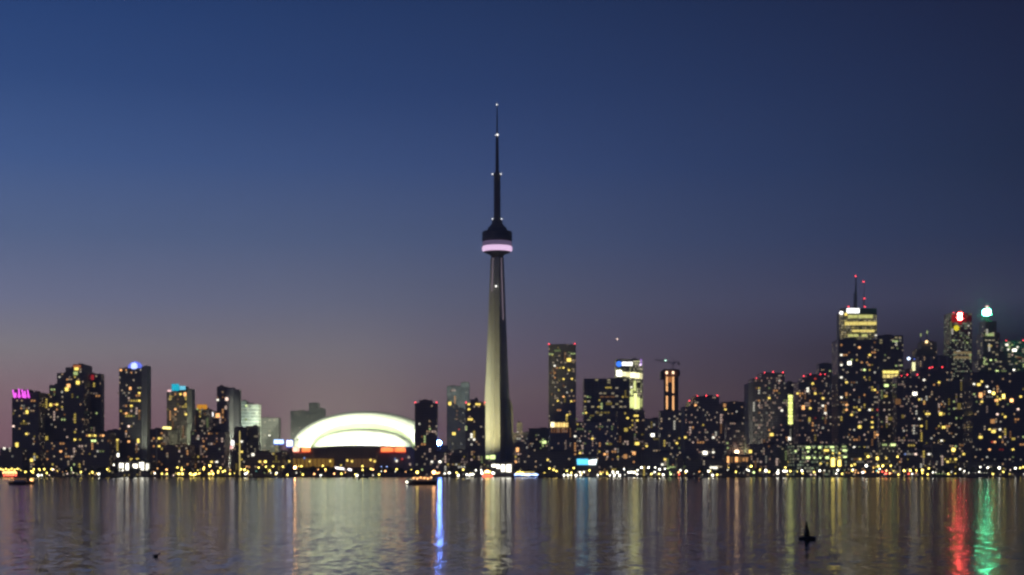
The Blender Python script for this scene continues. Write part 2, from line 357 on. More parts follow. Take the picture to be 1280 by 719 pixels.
b_l12 = building('apartment_block', 'olive lower block under the pale banded block', [(307.5,323,533)], 2130, 'olive', cat='building', slab=False)
b_l13 = building('low_building', 'low dim building left of the stadium entrance', [(308,352,566)], 2060, 'brown', cat='building')
b_l33 = building('apartment_block', 'plain dark block filling the gap behind the left end of the stadium wall', [(341,372,565)], 2600, 'brown', cat='building')
b_l14 = building('apartment_block', 'low dark block right of the stadium wall', [(530,560,566)], 2080, 'mauve', cat='building')
b_l15 = building('apartment_block', 'low dark block below the blue glass tower', [(560,584,563)], 2110, 'mauve', cat='building')
b_l16 = building('low_building', 'low hall with big white shop windows under the observation tower', [(606,644,578)], 2050, 'mauve', cat='building', slab=False)
b_l17 = building('apartment_block', 'dark block with orange stairwell lights behind the blue lit boat', [(641,658,556)], 2100, 'mauve', cat='building')
b_l18 = building('low_building', 'unlit low warehouse right of the blue lit boat', [(658,720,565)], 2070, 'dark', cat='building', slab=False)
b_l19 = building('low_building', 'low black terminal carrying the cyan and white billboard', [(719,748,571)], 2030, 'dark', cat='building', slab=False)
b_l20 = building('apartment_block', 'low block with orange windows right of the billboard', [(748,800,560)], 2110, 'brown', cat='building')
b_l21 = building('low_building', 'low grey block behind the dense white quay lamps', [(800,846,566)], 2120, 'grey', cat='building')
b_l22 = building('low_building', 'small orange washed kiosk block by the water', [(846,853.5,571)], 2040, 'brown', cat='building')
b_l23 = building('low_building', 'long black warehouse in front of the stepped condominium tower', [(857,906,575)], 2040, 'dark', cat='building', slab=False)
b_l24 = building('low_building', 'low amber lit podium with glowing shopfronts', [(906,937,569)], 2050, 'brown', cat='building', slab=False)
b_l25 = building('apartment_block', 'dim low block between amber podium and green lit office', [(937,975,556)], 2090, 'mauve', cat='building')
b_l26 = building('apartment_block', 'dark olive low block left of the green lit office', [(975,993,558)], 2100, 'olive', cat='building')
b_l27 = building('office_block', 'low office with rows of green lit windows on the waterfront', [(992,1060,556)], 2060, 'green', cat='building', slab=False)
b_l28 = building('apartment_block', 'low grey block with yellow lamps right of the green lit office', [(1060,1100,562)], 2080, 'grey', cat='building')
b_l29 = building('apartment_block', 'low grey block topped by a lime strip of windows', [(1100,1121,553)], 2070, 'olive', cat='building', slab=False)
b_l30 = building('apartment_block', 'dark low block below the three beacon tower', [(1121,1165,560)], 2100, 'mauve', cat='building')
b_l31 = building('apartment_block', 'dark low block with yellow windows below the red crowned tower', [(1165,1214,555)], 2090, 'dark', cat='building')
b_l32 = building('low_building', 'long black shed along the quay at the far right', [(1210,1300,578)], 2040, 'dark', cat='building', slab=False)
# far dim rows behind everything, each its own block
random.seed(5)
x = -20
fi = 0
while x < 1300:
    wv = random.uniform(14, 30); ty = random.uniform(560, 574)
    if not (345 < x < 545): fi += 1
    if not (345 < x+wv/2 < 545):
        BL_n = building('distant_block', 'FAR', [(x, x+wv, ty)], 3000+random.uniform(0, 400), random.choice(['dark','brown','mauve','grey']), cat='building', group='distant low blocks behind the skyline')
        BL_n['far'] = (x+wv/2)
    x += wv+random.uniform(1, 8)
# ---- explicit lights read from the photograph: u v colour level [w h], one list per 9x crop
CROPS = [((0,440), """155 680 y1;240 625 o2;305 675 y3 36 50;310 630 o1;495 495 w3;495 555 y2;560 490 y1;600 470 g1;570 595 y3 36 40;610 595 o2;650 585 y3;690 630 y2;665 280 w2;775 285 p1;745 320 o2;770 380 o3 50 50;750 420 y3 50 50;685 440 w2;875 345 y3 50 50;860 185 y3 60 50;850 240 g2 60 50;825 480 y1;1000 375 y3 50 50;990 430 y2;1000 500 y3;1000 555 y2;1000 650 w2;1075 690 g2;730 705 o1"""),
((0,530), """148 38 p3;313 105 y3;525 160 y2 36 56;450 250 p3;190 235 y3 40 60;40 285 w3;105 275 w2;130 280 w3;150 270 w2;175 285 w2;205 285 w2;245 280 w2;395 330 y2;510 300 o2;545 300 o1;690 318 o3;750 290 o1;760 155 p2;845 100 y2;852 180 y3;885 255 p2;1015 45 g1;970 130 o2;995 125 y3;1040 128 y2;1070 122 y3;1115 128 o2;1160 128 o3;1030 190 g3;1060 195 g3;1085 320 w2;825 335 p1;260 412 p2;155 370 w1;355 408 y3 40 44;715 50 p1;590 12 w1;500 455 w3;465 455 y2;845 455 g2;8 508 y3;60 520 y2;190 505 y3;235 520 y2;95 545 o3;125 545 o3;150 555 y3;180 575 o3;380 510 y3;440 508 y3;497 508 y3;578 508 y3;430 590 w4;468 575 w3;555 585 p2;630 520 o1;650 540 o1;705 540 o1;745 530 o1;800 495 g2;805 520 g2;800 550 g1;830 550 g1;860 555 g1;900 555 g1;1005 560 y2;1045 555 y2;1110 562 w4"""),
((120,440), """290 200 o3;330 205 o2;395 240 o2;385 410 o3 30 40;490 460 y3;475 400 g1;475 545 y3;305 455 w1;350 480 w1;265 460 p1;345 600 o2;385 595 y3;300 615 p1;390 660 p2;485 650 o2;275 670 y2;330 700 o3;425 710 g1;835 485 w1;895 480 o2;940 485 y3;1000 475 o3 40 50;910 540 o1;1000 575 y2;915 600 y1;890 650 o3;905 690 o2;995 690 y3;810 635 y1"""),
((120,530), """250 170 y3;180 235 o3;180 370 o2;255 350 w4 44 50;370 190 o3;380 20 p3;475 190 y3 30 60;330 95 o2;370 360 o1;390 412 y3;465 405 y3 40 44;145 490 y1;200 460 w3;320 580 y1;370 575 y1;465 570 y1;35 562 w3;620 555 y1;660 555 w3;740 560 y3;795 560 y3;870 580 p2;930 560 y4;970 560 y4;1060 560 y4;1075 585 y2;1120 560 y4;1160 555 y3;915 490 y3;965 495 y3;1080 412 y3 44 50;690 500 o2;700 435 o1;735 440 o1;640 175 o2;705 160 y3;740 165 y2;640 255 o2;700 260 y3;738 265 y2;655 360 o1;600 355 g1;975 245 p3 34 40;1005 140 w1;1150 155 w2;1145 360 y2;940 290 y1;700 35 o2;915 35 p1"""),
((230,470), """380 275 w3;385 230 o1;430 250 o1;480 260 p3 40 44;500 165 w3;560 260 y3;535 290 g1;470 355 p2 30 50;380 445 o3 60 60;150 380 g2;200 370 w1;175 430 o1;225 440 o1;700 335 g3;695 490 g2;345 560 p1;425 535 o1;100 550 g1;1015 575 w1;950 660 w3;975 645 g1;880 700 w1"""),
((230,530), """90 412 y3;157 150 p2;285 120 o2;315 120 o1;378 120 o1;95 115 g1;215 200 o2;225 240 o2;280 235 w1;340 230 o1;375 190 o1;408 285 w1;650 185 w3;662 300 y3;645 385 y2;695 410 w1;775 345 w3 40 40;955 125 w2;1018 30 w1;880 160 w1;880 295 o1;990 345 y2;965 310 y1;155 365 y1;215 370 o1;320 420 y3;382 420 w3;470 430 p3 60 46;540 410 y2;850 415 y3;915 415 y4;870 440 o2;920 480 y3;838 490 y3;1000 475 y3;1098 420 y3;1110 480 y3;700 480 o2;225 490 y3;290 470 y4;385 530 y3;410 495 y3;437 535 y3;80 560 y4;110 570 y4;135 565 y3;180 560 y3;285 560 y4;325 560 y4;515 560 y3;640 510 y3;685 510 y3;690 560 w4;710 550 w3;755 570 w1;812 530 t1;905 550 g1;975 550 w2;1040 550 w3"""),
((340,530), """310 50 p2;315 90 p2;185 80 w3;243 122 w2;410 420 y3;658 418 y3;855 410 y3;908 420 y3;1015 475 y3;1115 405 y3;1110 505 y3;1160 420 y3;340 383 b2;270 480 r1;300 475 y2;330 475 y3;275 550 w2;325 550 g1;570 470 y3;600 510 y3;548 590 w3;775 465 y2;780 560 y3;955 580 w4;1025 580 w1;1135 580 w2"""),
((460,530), """585 10 w2;595 130 o1;815 155 w2;965 110 y3 50 40;955 215 w1;1050 230 w1;320 415 w3;380 395 r2;305 395 b2;150 480 b2;210 480 b2;450 375 p1;465 455 p1;545 455 w1;720 425 w3;820 415 w4;890 450 y2;950 450 y1;1010 450 y1;1115 370 y2;1150 130 w3;1145 180 w2;1155 225 w2;150 530 w2;310 535 w2;55 580 w1;912 550 w4;1015 585 w4;1070 560 w1;1110 570 w4;1150 570 w4;80 420 y3;38 405 y3;30 500 y3"""),
((540,470), """215 155 p1;235 150 p1;200 310 y3 40 50;290 385 o1;290 440 o1;270 485 o1;345 425 w1;365 480 w1;360 540 w1;425 385 y3;415 490 y3;438 485 y3;245 645 y3 60 40;300 600 r2;440 685 w3;425 315 y3;515 315 y3;540 320 y3;580 320 o2;960 630 w2;895 685 p2;1010 680 p2;965 680 p1"""),
((570,530), """175 140 w3;205 175 w3;165 220 w2;625 145 p2;690 90 w3;740 140 p1;790 175 w1;925 125 w1;895 130 g1;940 210 g2;990 205 g3 60 40;940 280 g1;1055 155 w2;850 240 w1;690 290 o3 40 60;665 370 y2;680 425 o3;215 325 o1;215 375 y1;125 375 y2;95 370 y1;178 395 p2;525 400 y3 44 44;1030 405 y3;1050 500 y3;1128 530 y3;950 460 w1;360 470 g1;25 580 w4;120 570 w4;150 580 w3;190 565 w4;85 560 w1;290 550 w4;410 550 w4;20 450 o1"""),
((670,420), """370 270 y3 60 50;210 335 w3;235 360 o2;270 360 y2;308 358 y3;368 385 y3;405 370 y1;165 415 o1;213 415 o2;213 470 o2;308 485 y3;402 482 y3;262 500 y1;310 560 o1;255 610 y2;350 635 w2;402 610 y2;180 655 o1;308 682 o3;155 205 g2;185 205 g2;370 185 g1;400 200 g2;430 200 g2;240 165 g1 90 26;1105 545 w3;1070 575 w3;1110 605 w3;1065 630 w3;975 685 y2;1010 685 y1;580 685 g2;610 690 g1"""),
((670,490), """245 100 y3;395 105 y3;430 100 o2;305 55 o2;350 260 y3;380 250 y2;530 240 g2;560 235 y3;480 375 y2;500 305 y1;455 305 g1;545 360 p1;610 290 g1;620 525 y3;640 530 y2;450 505 w3;485 555 w2;455 560 w1;545 585 g1;250 570 p1;385 590 w1;790 380 w1;710 415 o1;920 400 y1;1010 425 y2 50 50;1080 320 y2;1140 320 y3;1105 270 y3;1145 265 y3;990 230 y2;1022 300 y3;1065 410 y2;1090 380 y2;1000 570 p2;1135 580 y3 60 40;1118 490 g1;900 645 p2;920 670 w1;715 665 y2;770 695 o3;1105 690 o2;485 690 y3;600 685 w1;535 660 g1;690 232 y1 40 26;735 232 y1 40 26;780 232 y1 40 26;815 232 y1 30 26;820 585 y1 90 30;820 130 y1 90 40;740 55 o1 60 20;800 55 o1 60 20;860 55 o1 60 20"""),
((690,530), """305 340 o3;260 340 o2;425 330 p1;540 305 y2;595 345 o3 50 60;825 365 o2 50 60;920 330 o3 44 44;920 435 o2;810 485 p1;730 290 w1;695 390 o1;1050 245 y3;820 210 p2;1135 20 w2;1130 125 w4 50 40;830 60 o2;900 20 o2;940 135 w1;50 530 y3;245 495 y3;180 510 w1;135 575 w4;180 575 w4;215 575 w3;270 580 w4;315 540 w3;320 580 w3;355 540 w3;515 575 w3;545 540 o2;570 545 y2;620 560 y3;650 580 w3;685 540 w4;700 575 w4;735 545 w4;760 580 w4;820 570 w2;860 545 w4;890 540 w4;920 545 w4;955 565 w4;960 520 w3;1005 490 w4;1085 490 w4;1000 560 w1;1060 560 w1;1130 555 w2;1160 490 w3"""),
((790,440), """1040 600 o2 40 50;1040 645 y3;710 595 o3;825 705 w1"""),
((790,530), """520 170 y2;515 215 y3;525 265 g1;597 145 y3;690 195 p2;900 165 w3;820 325 w4 60 44;915 325 w3;795 18 y2;1060 100 g2;1045 150 g2;1070 215 g2;1045 265 y2;1075 270 g2;450 380 w1;630 385 w1;375 400 y3;335 445 w3;270 490 w4;310 510 w4;370 505 w3;405 500 g2;255 540 w3;350 570 w4;435 565 g3;425 540 g2;460 460 o1;545 520 w3;530 565 r3;610 530 w4;695 560 w1;860 530 w4;905 575 w4;1090 490 y3"""),
((900,530), """188 320 w4 50 56;340 310 y3 44 44;90 400 o3 30 90;185 400 o3 40 70;265 400 o2 30 50;300 400 o2 30 60;130 400 o1 40 80;225 400 o1 40 80;465 420 p2;560 70 o2;580 120 y3 50 40;555 150 o1;555 255 o1;575 310 p1;705 65 p1;780 165 w3 40 50;775 205 w1;1080 20 w1;935 45 p1;980 155 p1;1010 190 p1;850 305 g3;930 270 g1;990 265 g3 60 30;1050 265 g2;1120 265 g3 40 30;990 310 g3;935 330 g1;1070 315 g2;1120 325 g1;930 380 g2;990 380 g3 60 34;1060 380 g3;1125 380 g3;985 415 p2;1130 445 y3;350 475 y4;325 525 w3;380 545 g3;515 525 w4 50 50;490 550 w1;648 550 w4 44 50;715 530 w4;745 530 w4;790 530 y3;735 490 y3;760 430 y2;920 525 w4;1030 500 g1;1120 525 w4;1020 570 p2;1070 570 p2;220 550 w1;265 550 w1"""),
((920,450), """370 240 p1;450 240 p1;495 240 w2;540 275 w1;235 315 o1;265 315 y2;375 330 g1;485 360 y1;380 425 y3;235 450 p1;265 450 o2;245 500 p2;275 510 p1;545 450 g1;485 530 p2;520 560 w3;345 595 w1;240 680 p1;10 590 w2;870 260 y3;815 325 w3;810 355 w3;705 380 y3;745 385 o2;890 375 y3;940 380 y1;985 435 y3;830 460 o2;985 520 w3;820 545 y3;755 535 o3 40 60;710 515 p1;750 630 p1;990 605 w3;825 670 y2 30 60;900 665 r1;710 690 o1;755 685 p1;980 655 g1;1055 125 g2"""),
((1030,400), """390 322 o3;180 390 w3;215 385 o2;255 390 o2;280 370 o1;545 320 p1;505 398 y3;555 372 o2;580 378 o2;285 485 w4 50 50;305 455 g2;370 462 y2;430 465 o2;470 475 o2;508 495 o2;180 515 w3;200 485 p1;440 565 g3;508 570 y2;380 590 p1;250 595 p1;580 585 w2;180 640 w3;245 690 y3;445 648 y2;375 710 w1;685 395 g1;825 320 g1;800 240 g2 80 24;810 515 g2;870 510 g2;1110 668 w3;575 690 p1"""),
((1030,470), """245 62 y3;315 88 w1;378 82 w2;345 165 p2;188 240 w3;250 205 o2 30 50;345 270 w1;385 260 w1;205 292 o1;255 322 o3;452 315 y2;452 365 y1;400 395 y3;350 400 g1;258 395 o3;298 440 y3;510 390 w3;550 390 y2;585 390 r2;585 430 g1;447 495 w1;528 460 o2;530 530 y3;530 585 y3;385 528 p2;400 572 y3 44 40;352 605 w2;590 655 o3;590 700 p1;465 665 p2;215 685 p1;275 650 o1;395 680 o1;450 212 o2;570 158 y3;515 140 p1;700 108 g3 60 36;675 158 w1;758 155 w1;692 228 y2 50 30;830 290 o1 80 80;890 262 w1;740 480 y1 110 50;885 455 y1 40 50;822 560 w4 50 50;930 560 p1;900 605 w2;785 695 y2;890 695 y1;1020 200 w4 60 44;1080 265 y3;1125 300 o2 30 60;1150 250 w2;1020 330 w1;1115 410 y1;1160 420 y3;1075 480 w3;1100 480 y1;1095 570 y3;650 530 g1;655 578 o1;1030 630 w1;110 545 b1;190 110 p1"""),
((1020,530), """85 48 w2;310 148 w1;495 185 o1;770 235 g2 70 24;865 235 g3 70 30;875 155 w2;45 265 g3 50 30;115 260 g2 40 24;180 260 g3 60 24;240 262 g1;315 255 g2 60 24;115 298 y3 70 30;190 300 g3;240 298 g1;322 298 g3 60 26;190 330 y3;262 330 y3;100 335 o1;45 378 g3 60 34;125 378 g3 50 30;190 430 y4 50 120;262 440 y4 44 90;262 378 y3;325 372 g3 50 24;50 448 y3;125 440 y2;435 270 w3;475 270 g1;385 295 w2;485 385 y3;445 385 o1;570 380 y4;540 385 y1;695 388 y4 50 44;665 390 o1;787 385 y3;440 440 y3;923 365 y4;955 415 o2;925 310 p1;1000 335 b2;1130 330 p3;1118 280 p1;985 160 y1 40 50;610 345 w1;570 270 w1;400 470 y3;565 470 w4 60 44;575 430 p1;45 522 w4;245 518 w4;320 520 g1;415 515 w3;445 520 o2;440 545 o2;340 545 o1;370 550 o1;90 545 o1;525 545 w4;500 545 p1;645 495 y2;700 475 y3;715 505 w3;685 528 t2;750 470 y4;840 470 y3;745 535 r3;790 525 o3;785 555 r4;850 555 r1;885 525 y1;890 550 p1;990 525 y4;1058 525 y4;1128 522 y3;1040 560 r3;1080 562 w3;995 588 p1"""),
((1150,375), """545 290 w2;550 372 w2;375 455 g2;500 455 g1;530 480 g2;455 410 g1;530 415 g1;415 490 g1;690 408 w3 50 30;740 400 g1;780 390 g2 120 40;785 515 y2 60 24;865 520 p1;975 505 w3 44 30;1035 505 g2;1095 530 w3;990 558 w3;1060 565 w4 60 34;1035 618 p2;660 680 w3 60 34;728 680 g2;795 675 g3;850 675 g2;1110 645 o1 80 20;440 590 y1 90 24;530 605 y1;415 640 o2"""),
((1150,450), """33 218 y3;88 180 p1;218 250 y3;155 288 o2;220 285 o1;313 228 w1;75 432 w2;5 445 w2;40 480 y2;42 575 y1;88 603 y3;225 420 p1;235 505 o2;225 540 o1;270 520 o1;232 605 y3 44 44;270 620 y2;540 168 w1;385 460 g2;390 545 g2;440 520 y1 50 90;320 560 g1;325 610 g1;360 672 y3;398 655 g2;455 655 g1;540 430 o1;542 475 y3;540 608 r1;705 235 y3;612 280 w3;660 278 y3 50 34;620 385 g2;680 395 o3 50 70;628 470 g1;685 470 y3;725 382 o2;745 300 w3;785 360 w4;825 375 y4 40 40;938 410 y4 36 60;858 455 o3 50 30;900 455 y3;965 450 o1;1028 455 o4 44 44;1145 418 y3;1055 112 w4;865 128 g3 44 30;940 125 g1 80 24;1105 108 g1;1080 30 g1;750 45 g2;820 45 w1;800 235 p1;1110 560 p3;862 618 p3;940 605 y2;945 640 y3;815 690 o2 60 60;1060 700 o1;975 510 g1"""),
((1150,530), """15 30 w3;180 40 o1;225 38 y2;265 38 y3 50 34;115 152 w2;235 180 w3;58 250 w2;105 352 w3;430 40 w1;490 25 w1;375 290 y4 46 46;375 350 o1;480 345 y3;275 405 y2;315 440 y3;350 405 y2;412 405 y3;465 240 o1 60 30;553 208 o2;645 285 w1;680 150 y3 50 34;770 62 y3;825 85 y3 60 40;912 62 w3;895 142 y3;845 215 o3;815 200 r2;925 200 o2;992 190 w1;1048 168 y2 50 30;1095 138 p1;1160 150 g2;780 285 o3;885 280 r1;930 285 r1;1050 275 y3;1040 380 g1;760 385 w2;825 405 w1;942 400 w1;1050 425 w1;1130 410 w1;25 520 y4;60 470 y1;100 500 y3;145 545 w3;185 560 g1;215 560 g1;250 560 g1;285 560 g1;318 562 y3;450 508 w3;485 552 w1;548 550 w2;622 552 w1;690 550 w1;720 550 w1;750 550 w1;678 485 w3;722 460 w1;765 495 w4 50 50;890 495 w4 50 50;940 500 y1;1015 518 p2;1072 497 w4;1125 495 y3;1160 485 y3"""),
]
LAMPS = []
STAD = []
missed = []
def front_at(px, py):
    best = None
    for r in BL:
        for t_ in r['tiers']:
            if t_[0]+.8 <= px <= t_[1]-.8 and py >= t_[2]+1.0 and (best is None or r['Y'] < best['Y']): best = r
    return best
for (ox, oy), txt in CROPS:
    for it in txt.split(';'):
        q = it.split(); u, v, c, l = float(q[0]), float(q[1]), q[2][0], int(q[2][1])
        px, py = ox+u/8.985, oy+v/8.985
        w_ = float(q[3])/8.985*.78 if len(q) > 3 else None; h_ = float(q[4])/8.985*.78 if len(q) > 4 else None
        if py > 581: LAMPS.append((px, py, c, l, w_)); continue
        if 352 < px < 519 and py > 562: STAD.append((px, py, c, l)); continue
        r = front_at(px, py) or front_at(px+2, py) or front_at(px-2, py) or front_at(px, py+3)
        if r is None: missed.append((round(px), round(py), c)); continue
        add_win(r, px, py, c, l, w_, h_)
print('missed lights', missed)
# ---- further small lit windows on the main facades, dimmer and irregular
def scatter(rec, n, cols, levels=(1,1,2,2), y_lo=None, seed=1):
    random.seed(seed*31+int(rec['Y'])+int(rec['cx']))
    done = 0; tries = 0; k = rec['Y']/F
    while done < n and rec['n'] < 98 and tries < n*6:
        tries += 1
        a, c_, ty = random.choice(rec['tiers'])
        if random.random() > (c_-a)/12: continue
        px = random.uniform(a+1.2, c_-1.2); py = random.uniform(ty+3, y_lo or 590)
        dx, dy, m = random.choice([(0,0,1),(0,0,1),(3.4/k,0,2),(3.4/k,0,3),(0,3.3/k,2),(0,3.3/k,3),(0,3.3/k,4)])
        col_, lv = random.choice(cols), random.choice(levels)
        for i in range(m):
            qx, qy = px+dx*i, py+dy*i
            if qx > 1284 or qx > c_-1 or front_at(qx, qy) is not rec: break
            if add_win(rec, qx, qy, col_, lv): done += 1
for rec, n, cols in [(b_pink,26,'yyow'),(b_step,46,'yyogp'),(b_redr,22,'yop'),(b_blue,44,'yoop'),(b_teal,34,'ooyp'),(b_orng,14,'yog'),(b_wsgn,10,'yop'),
    (b_half,16,'op'),(b_gr1,8,'yw'),(b_st1,16,'ogp'),(b_bg1,14,'pow'),(b_st2,16,'yg'),(b_sm1,6,'pw'),(b_sm2,8,'gw'),(b_tall,30,'yoo'),(b_wide,26,'yyg'),
    (b_cbs,12,'gwy'),(b_c1,30,'pow'),(b_c1b,6,'yp'),(b_c2,36,'pow'),(b_c2b,6,'pw'),(b_c3,34,'pooy'),(b_pal,8,'yg'),(b_big,50,'poowy'),(b_blk,16,'gyw'),
    (b_c4,26,'pwy'),(b_c4a,14,'gyp'),(b_c5,30,'pwyo'),(b_redc,24,'ggw'),(b_redl,16,'gyp'),(b_tea,14,'gyw'),(b_rt,10,'gw'),(b_rb,44,'ooypw'),(b_mid,34,'yogp'),
    (b_mid2,22,'yop'),(b_mid3,10,'yw'),(b_pod,16,'po'),(b_l2,8,'yo'),(b_l3,26,'yop'),(b_l4,12,'yog'),(b_l5,6,'oy'),(b_l7,8,'o'),(b_l9,8,'po'),(b_l10,24,'oop'),(b_l11,6,'oy'),
    (b_l13,18,'yyo'),(b_l14,10,'pw'),(b_l15,10,'ypw'),(b_l17,6,'op'),(b_l20,18,'oyp'),(b_l21,16,'ywg'),(b_l25,16,'pow'),(b_l26,4,'g'),(b_l28,14,'yow'),(b_l29,6,'y'),(b_l30,18,'ypw'),(b_l31,24,'ypwg'),(b_l8,3,'y'),(b_l24,5,'o')]:
    scatter(rec, int(n*.62), cols)
# ---- crowns, signs, beacons
E = mat_emit
CONE = E('cool_white_sign_light', (1,.97,.95), 3.0)
def crown(rec, px0, px1, py0, py1, mat, name='crown', dep=.6, th=None):
    a = on_face(rec, px0, py1); c = on_face(rec, px1, py0); D = rec['D']
    return MB().box(a[0], c[0], -D*dep/2-(D*(1-dep)/2-.6), D*dep/2, a[2], c[2]).build(name, mat, rec['e'])
crown(b_pink, 17, 35.5, 487, 498, DCONC, 'roof_plant', .5)
mg = E('magenta_light', (1,.13,.95), 1.9)
for i, (xa, dx, tp) in enumerate([(16.2,2.2,487.5),(20,-1.4,491),(23.6,.8,486.2),(27.4,2.6,487),(31,1.0,488.5),(34.5,2.0,487.5)]):
    p0 = on_face(b_pink, xa+dx, 497.5, .5); p1 = on_face(b_pink, xa, tp, .5)
    MB().tube(p0, p1, .9).build('neon_strip', mg, b_pink['e'])
panel(b_pink, 17, 36.5, 493, 497, E('magenta_wash_light', (.85,.08,.75), .9), 'neon_strip', .4, .3)  # flat glowing panel imitates the magenta wash behind the tubes
panel(b_step, 91.5, 101, 456.5, 459.5, E('deep_orange_light', (1,.30,.10), .5), 'roof_light_band')
panel(b_redr, 108.5, 117.5, 468.8, 475, E('dull_red_light', (.75,.04,.05), .55), 'sign')
# blue dome
cxd = on_face(b_blue, 166.8, 461)
rr_ = 9.6*b_blue['Y']/F
dome = MB().lathe([(rr_*cos(a), rr_*1.02*sin(a)) for a in [i*pi/2/8 for i in range(8)]]+[(.1, rr_*1.02)], 24).build('dome', E('blue_dome_light', (.16,.22,1), 1.3), b_blue['e'], True, (cxd[0], -2, cxd[2]))
MB().lathe([(3.2,-.2),(4.4,2),(3.6,6.4),(.3,8.2)], 16).build('dome_lamp', E('bright_blue_light', (.42,.5,1), 2.6), b_blue['e'], True, (cxd[0]+.6, -b_blue['D']/2+1.5, cxd[2]))
crown(b_teal, 219, 232.5, 483, 489.5, METAL, 'roof_plant', .5)
te = E('teal_light', (.02,.62,.85), .95)
panel(b_teal, 214.5, 223.8, 480, 488.5, te, 'crown_light', -.2); panel(b_teal, 224.3, 231.8, 482.5, 487.5, E('pale_teal_light', (.2,.75,1), 1.1), 'crown_light', -.1)
panel(b_teal, 209.5, 214, 487.4, 489.8, E('pale_pink_light', (1,.6,.6), 1.6), 'crown_light')
panel(b_orng, 246, 258.5, 505.8, 511.6, E('orange_light', (1,.42,.03), .8), 'crown_light', .2, 3)
panel(b_wsgn, 260.6, 266.6, 515.6, 520.6, CONE, 'sign')
# pale edges of the three left towers, washed by floodlights
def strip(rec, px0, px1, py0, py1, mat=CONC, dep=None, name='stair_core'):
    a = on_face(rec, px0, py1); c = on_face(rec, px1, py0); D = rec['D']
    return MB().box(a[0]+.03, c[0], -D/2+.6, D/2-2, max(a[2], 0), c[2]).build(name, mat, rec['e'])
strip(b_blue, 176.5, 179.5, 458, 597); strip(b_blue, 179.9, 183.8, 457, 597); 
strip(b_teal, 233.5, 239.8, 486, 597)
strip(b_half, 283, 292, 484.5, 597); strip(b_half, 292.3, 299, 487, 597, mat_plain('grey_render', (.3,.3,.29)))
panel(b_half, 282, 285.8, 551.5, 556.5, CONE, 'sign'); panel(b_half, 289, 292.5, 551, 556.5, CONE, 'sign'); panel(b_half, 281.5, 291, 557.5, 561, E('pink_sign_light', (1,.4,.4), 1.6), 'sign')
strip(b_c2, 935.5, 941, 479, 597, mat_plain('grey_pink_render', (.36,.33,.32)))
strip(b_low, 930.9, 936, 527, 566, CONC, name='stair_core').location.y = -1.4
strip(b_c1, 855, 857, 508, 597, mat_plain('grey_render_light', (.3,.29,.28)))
panel(b_l8, 203.5, 213.8, 533.6, 536.6, E('yellow_strip_light', (1,.85,.25), 3.2), 'strip_lamp', .5, 1)
# slab tower
panel(b_pod, 688.3, 693, 528, 534, E('warm_white_shop_light', (1,.86,.5), 3.0), 'shop_window'); 
for i in range(5): panel(b_pod, 693.6+i*3.4, 696.4+i*3.4, 528.5, 534, E('gold_shop_light', (1,.70,.22), 1.5+.5*(i % 2)), 'shop_window')
for i in range(7): panel(b_pod, 689+i*3.2, 690.2+i*3.2, 535, 541, E('copper_wash_light', (1,.42,.14), .28), 'shop_window')  # faint glowing panels imitate a copper wash of light, not windows
def disc(rec, px, py, r, mat, name, out=.9):
    x, y, z = on_face(rec, px, py, out)
    return MB().rings([[(x+r*cos(a), yy, z+r*sin(a)) for a in [2*pi*j/20 for j in range(20)]] for yy in (y, y+.5)]).build(name, mat, rec['e'])
disc(b_brt, 773.8, 455.2, 3.6*1.25, E('blue_sign_light', (.05,.22,1), 1.8), 'sign_disc')
panel(b_brt, 777.5, 790.5, 452.6, 457.2, CONE, 'sign')
panel(b_brt, 770, 787, 450, 461, DCONC, 'sign_board', .3, .2)
panel(b_brt, 770.5, 777, 463, 470.5, E('flood_white_light', (1,.96,.75), 5.0), 'lit_floor')
for i, (a, c_, s_) in enumerate([(777.3,783,2.2),(783.3,787.5,1.6),(787.8,794,3.6),(794.3,799.5,2.8),(799.7,803,1.2)]):
    panel(b_brt, a, c_, 465+i*.4, 470.5+i*.9, E('office_floor_light', (1,.92,.5), s_), 'lit_floor')
for i, (a, c_, y0, y1, s_) in enumerate([(787.5,792,496,510,1.5),(792.4,796,492,511,2.3),(796.3,799.5,497,511,1.6),(800,803,498,509,.6),(792,795,476,489,1.2),(788,791,486,494,1.2)]):
    panel(b_brt, a, c_, y0, y1, E('lime_office_light', (.93,1,.36), s_), 'lit_bay')
panel(b_brt, 800, 802.6, 449, 457, E('violet_light', (.55,.3,.9), .9), 'light_tube'); disc(b_brt, 800.4, 456.2, 1.6, E('bright_violet_light', (.9,.7,1), 3), 'sign_disc', 1.4)
panel(b_wide, 770.5, 776, 517.5, 521.5, E('red_sign_light', (1,.08,.05), 2.0), 'sign'); panel(b_wide, 774, 777.5, 522.5, 526, E('pale_cyan_sign_light', (.6,.9,1), 1.3), 'sign')
# construction tower top, strips and crane
e = b_con
k = e['Y']/F
def wbox(rec, px0, px1, py0, py1, y0, y1, mat, name):
    a = on_face(rec, px0, py1); c = on_face(rec, px1, py0)
    return MB().box(a[0], c[0], y0, y1, a[2], c[2]).build(name, mat, rec['e'])
D_ = e['D']
wbox(e, 826, 830.8, 464, 474, -D_/2-1, D_/2, METAL, 'formwork'); wbox(e, 848.3, 850, 463, 470, -D_/2-1, D_/2, METAL, 'formwork')
wbox(e, 829, 848.2, 461.5, 463.2, -D_/2, D_/2, METAL, 'formwork'); wbox(e, 830.9, 848.2, 463.3, 471.7, -D_/2+2, D_/2-2, mat_plain('orange_formwork', (.30,.12,.07)), 'formwork')
ost = E('orange_work_light', (1,.50,.20), 1.7)
for a, y0, y1 in [(832.6,471,481),(840.4,471,491.5),(832.6,482,489.5),(832.6,495,511.5),(840.4,495,513)]: panel(e, a, a+2.1, y0, y1, ost, 'work_light')
panel(e, 835.3, 839.8, 471, 478, E('dim_orange_work_light', (1,.38,.12), .45), 'work_light')
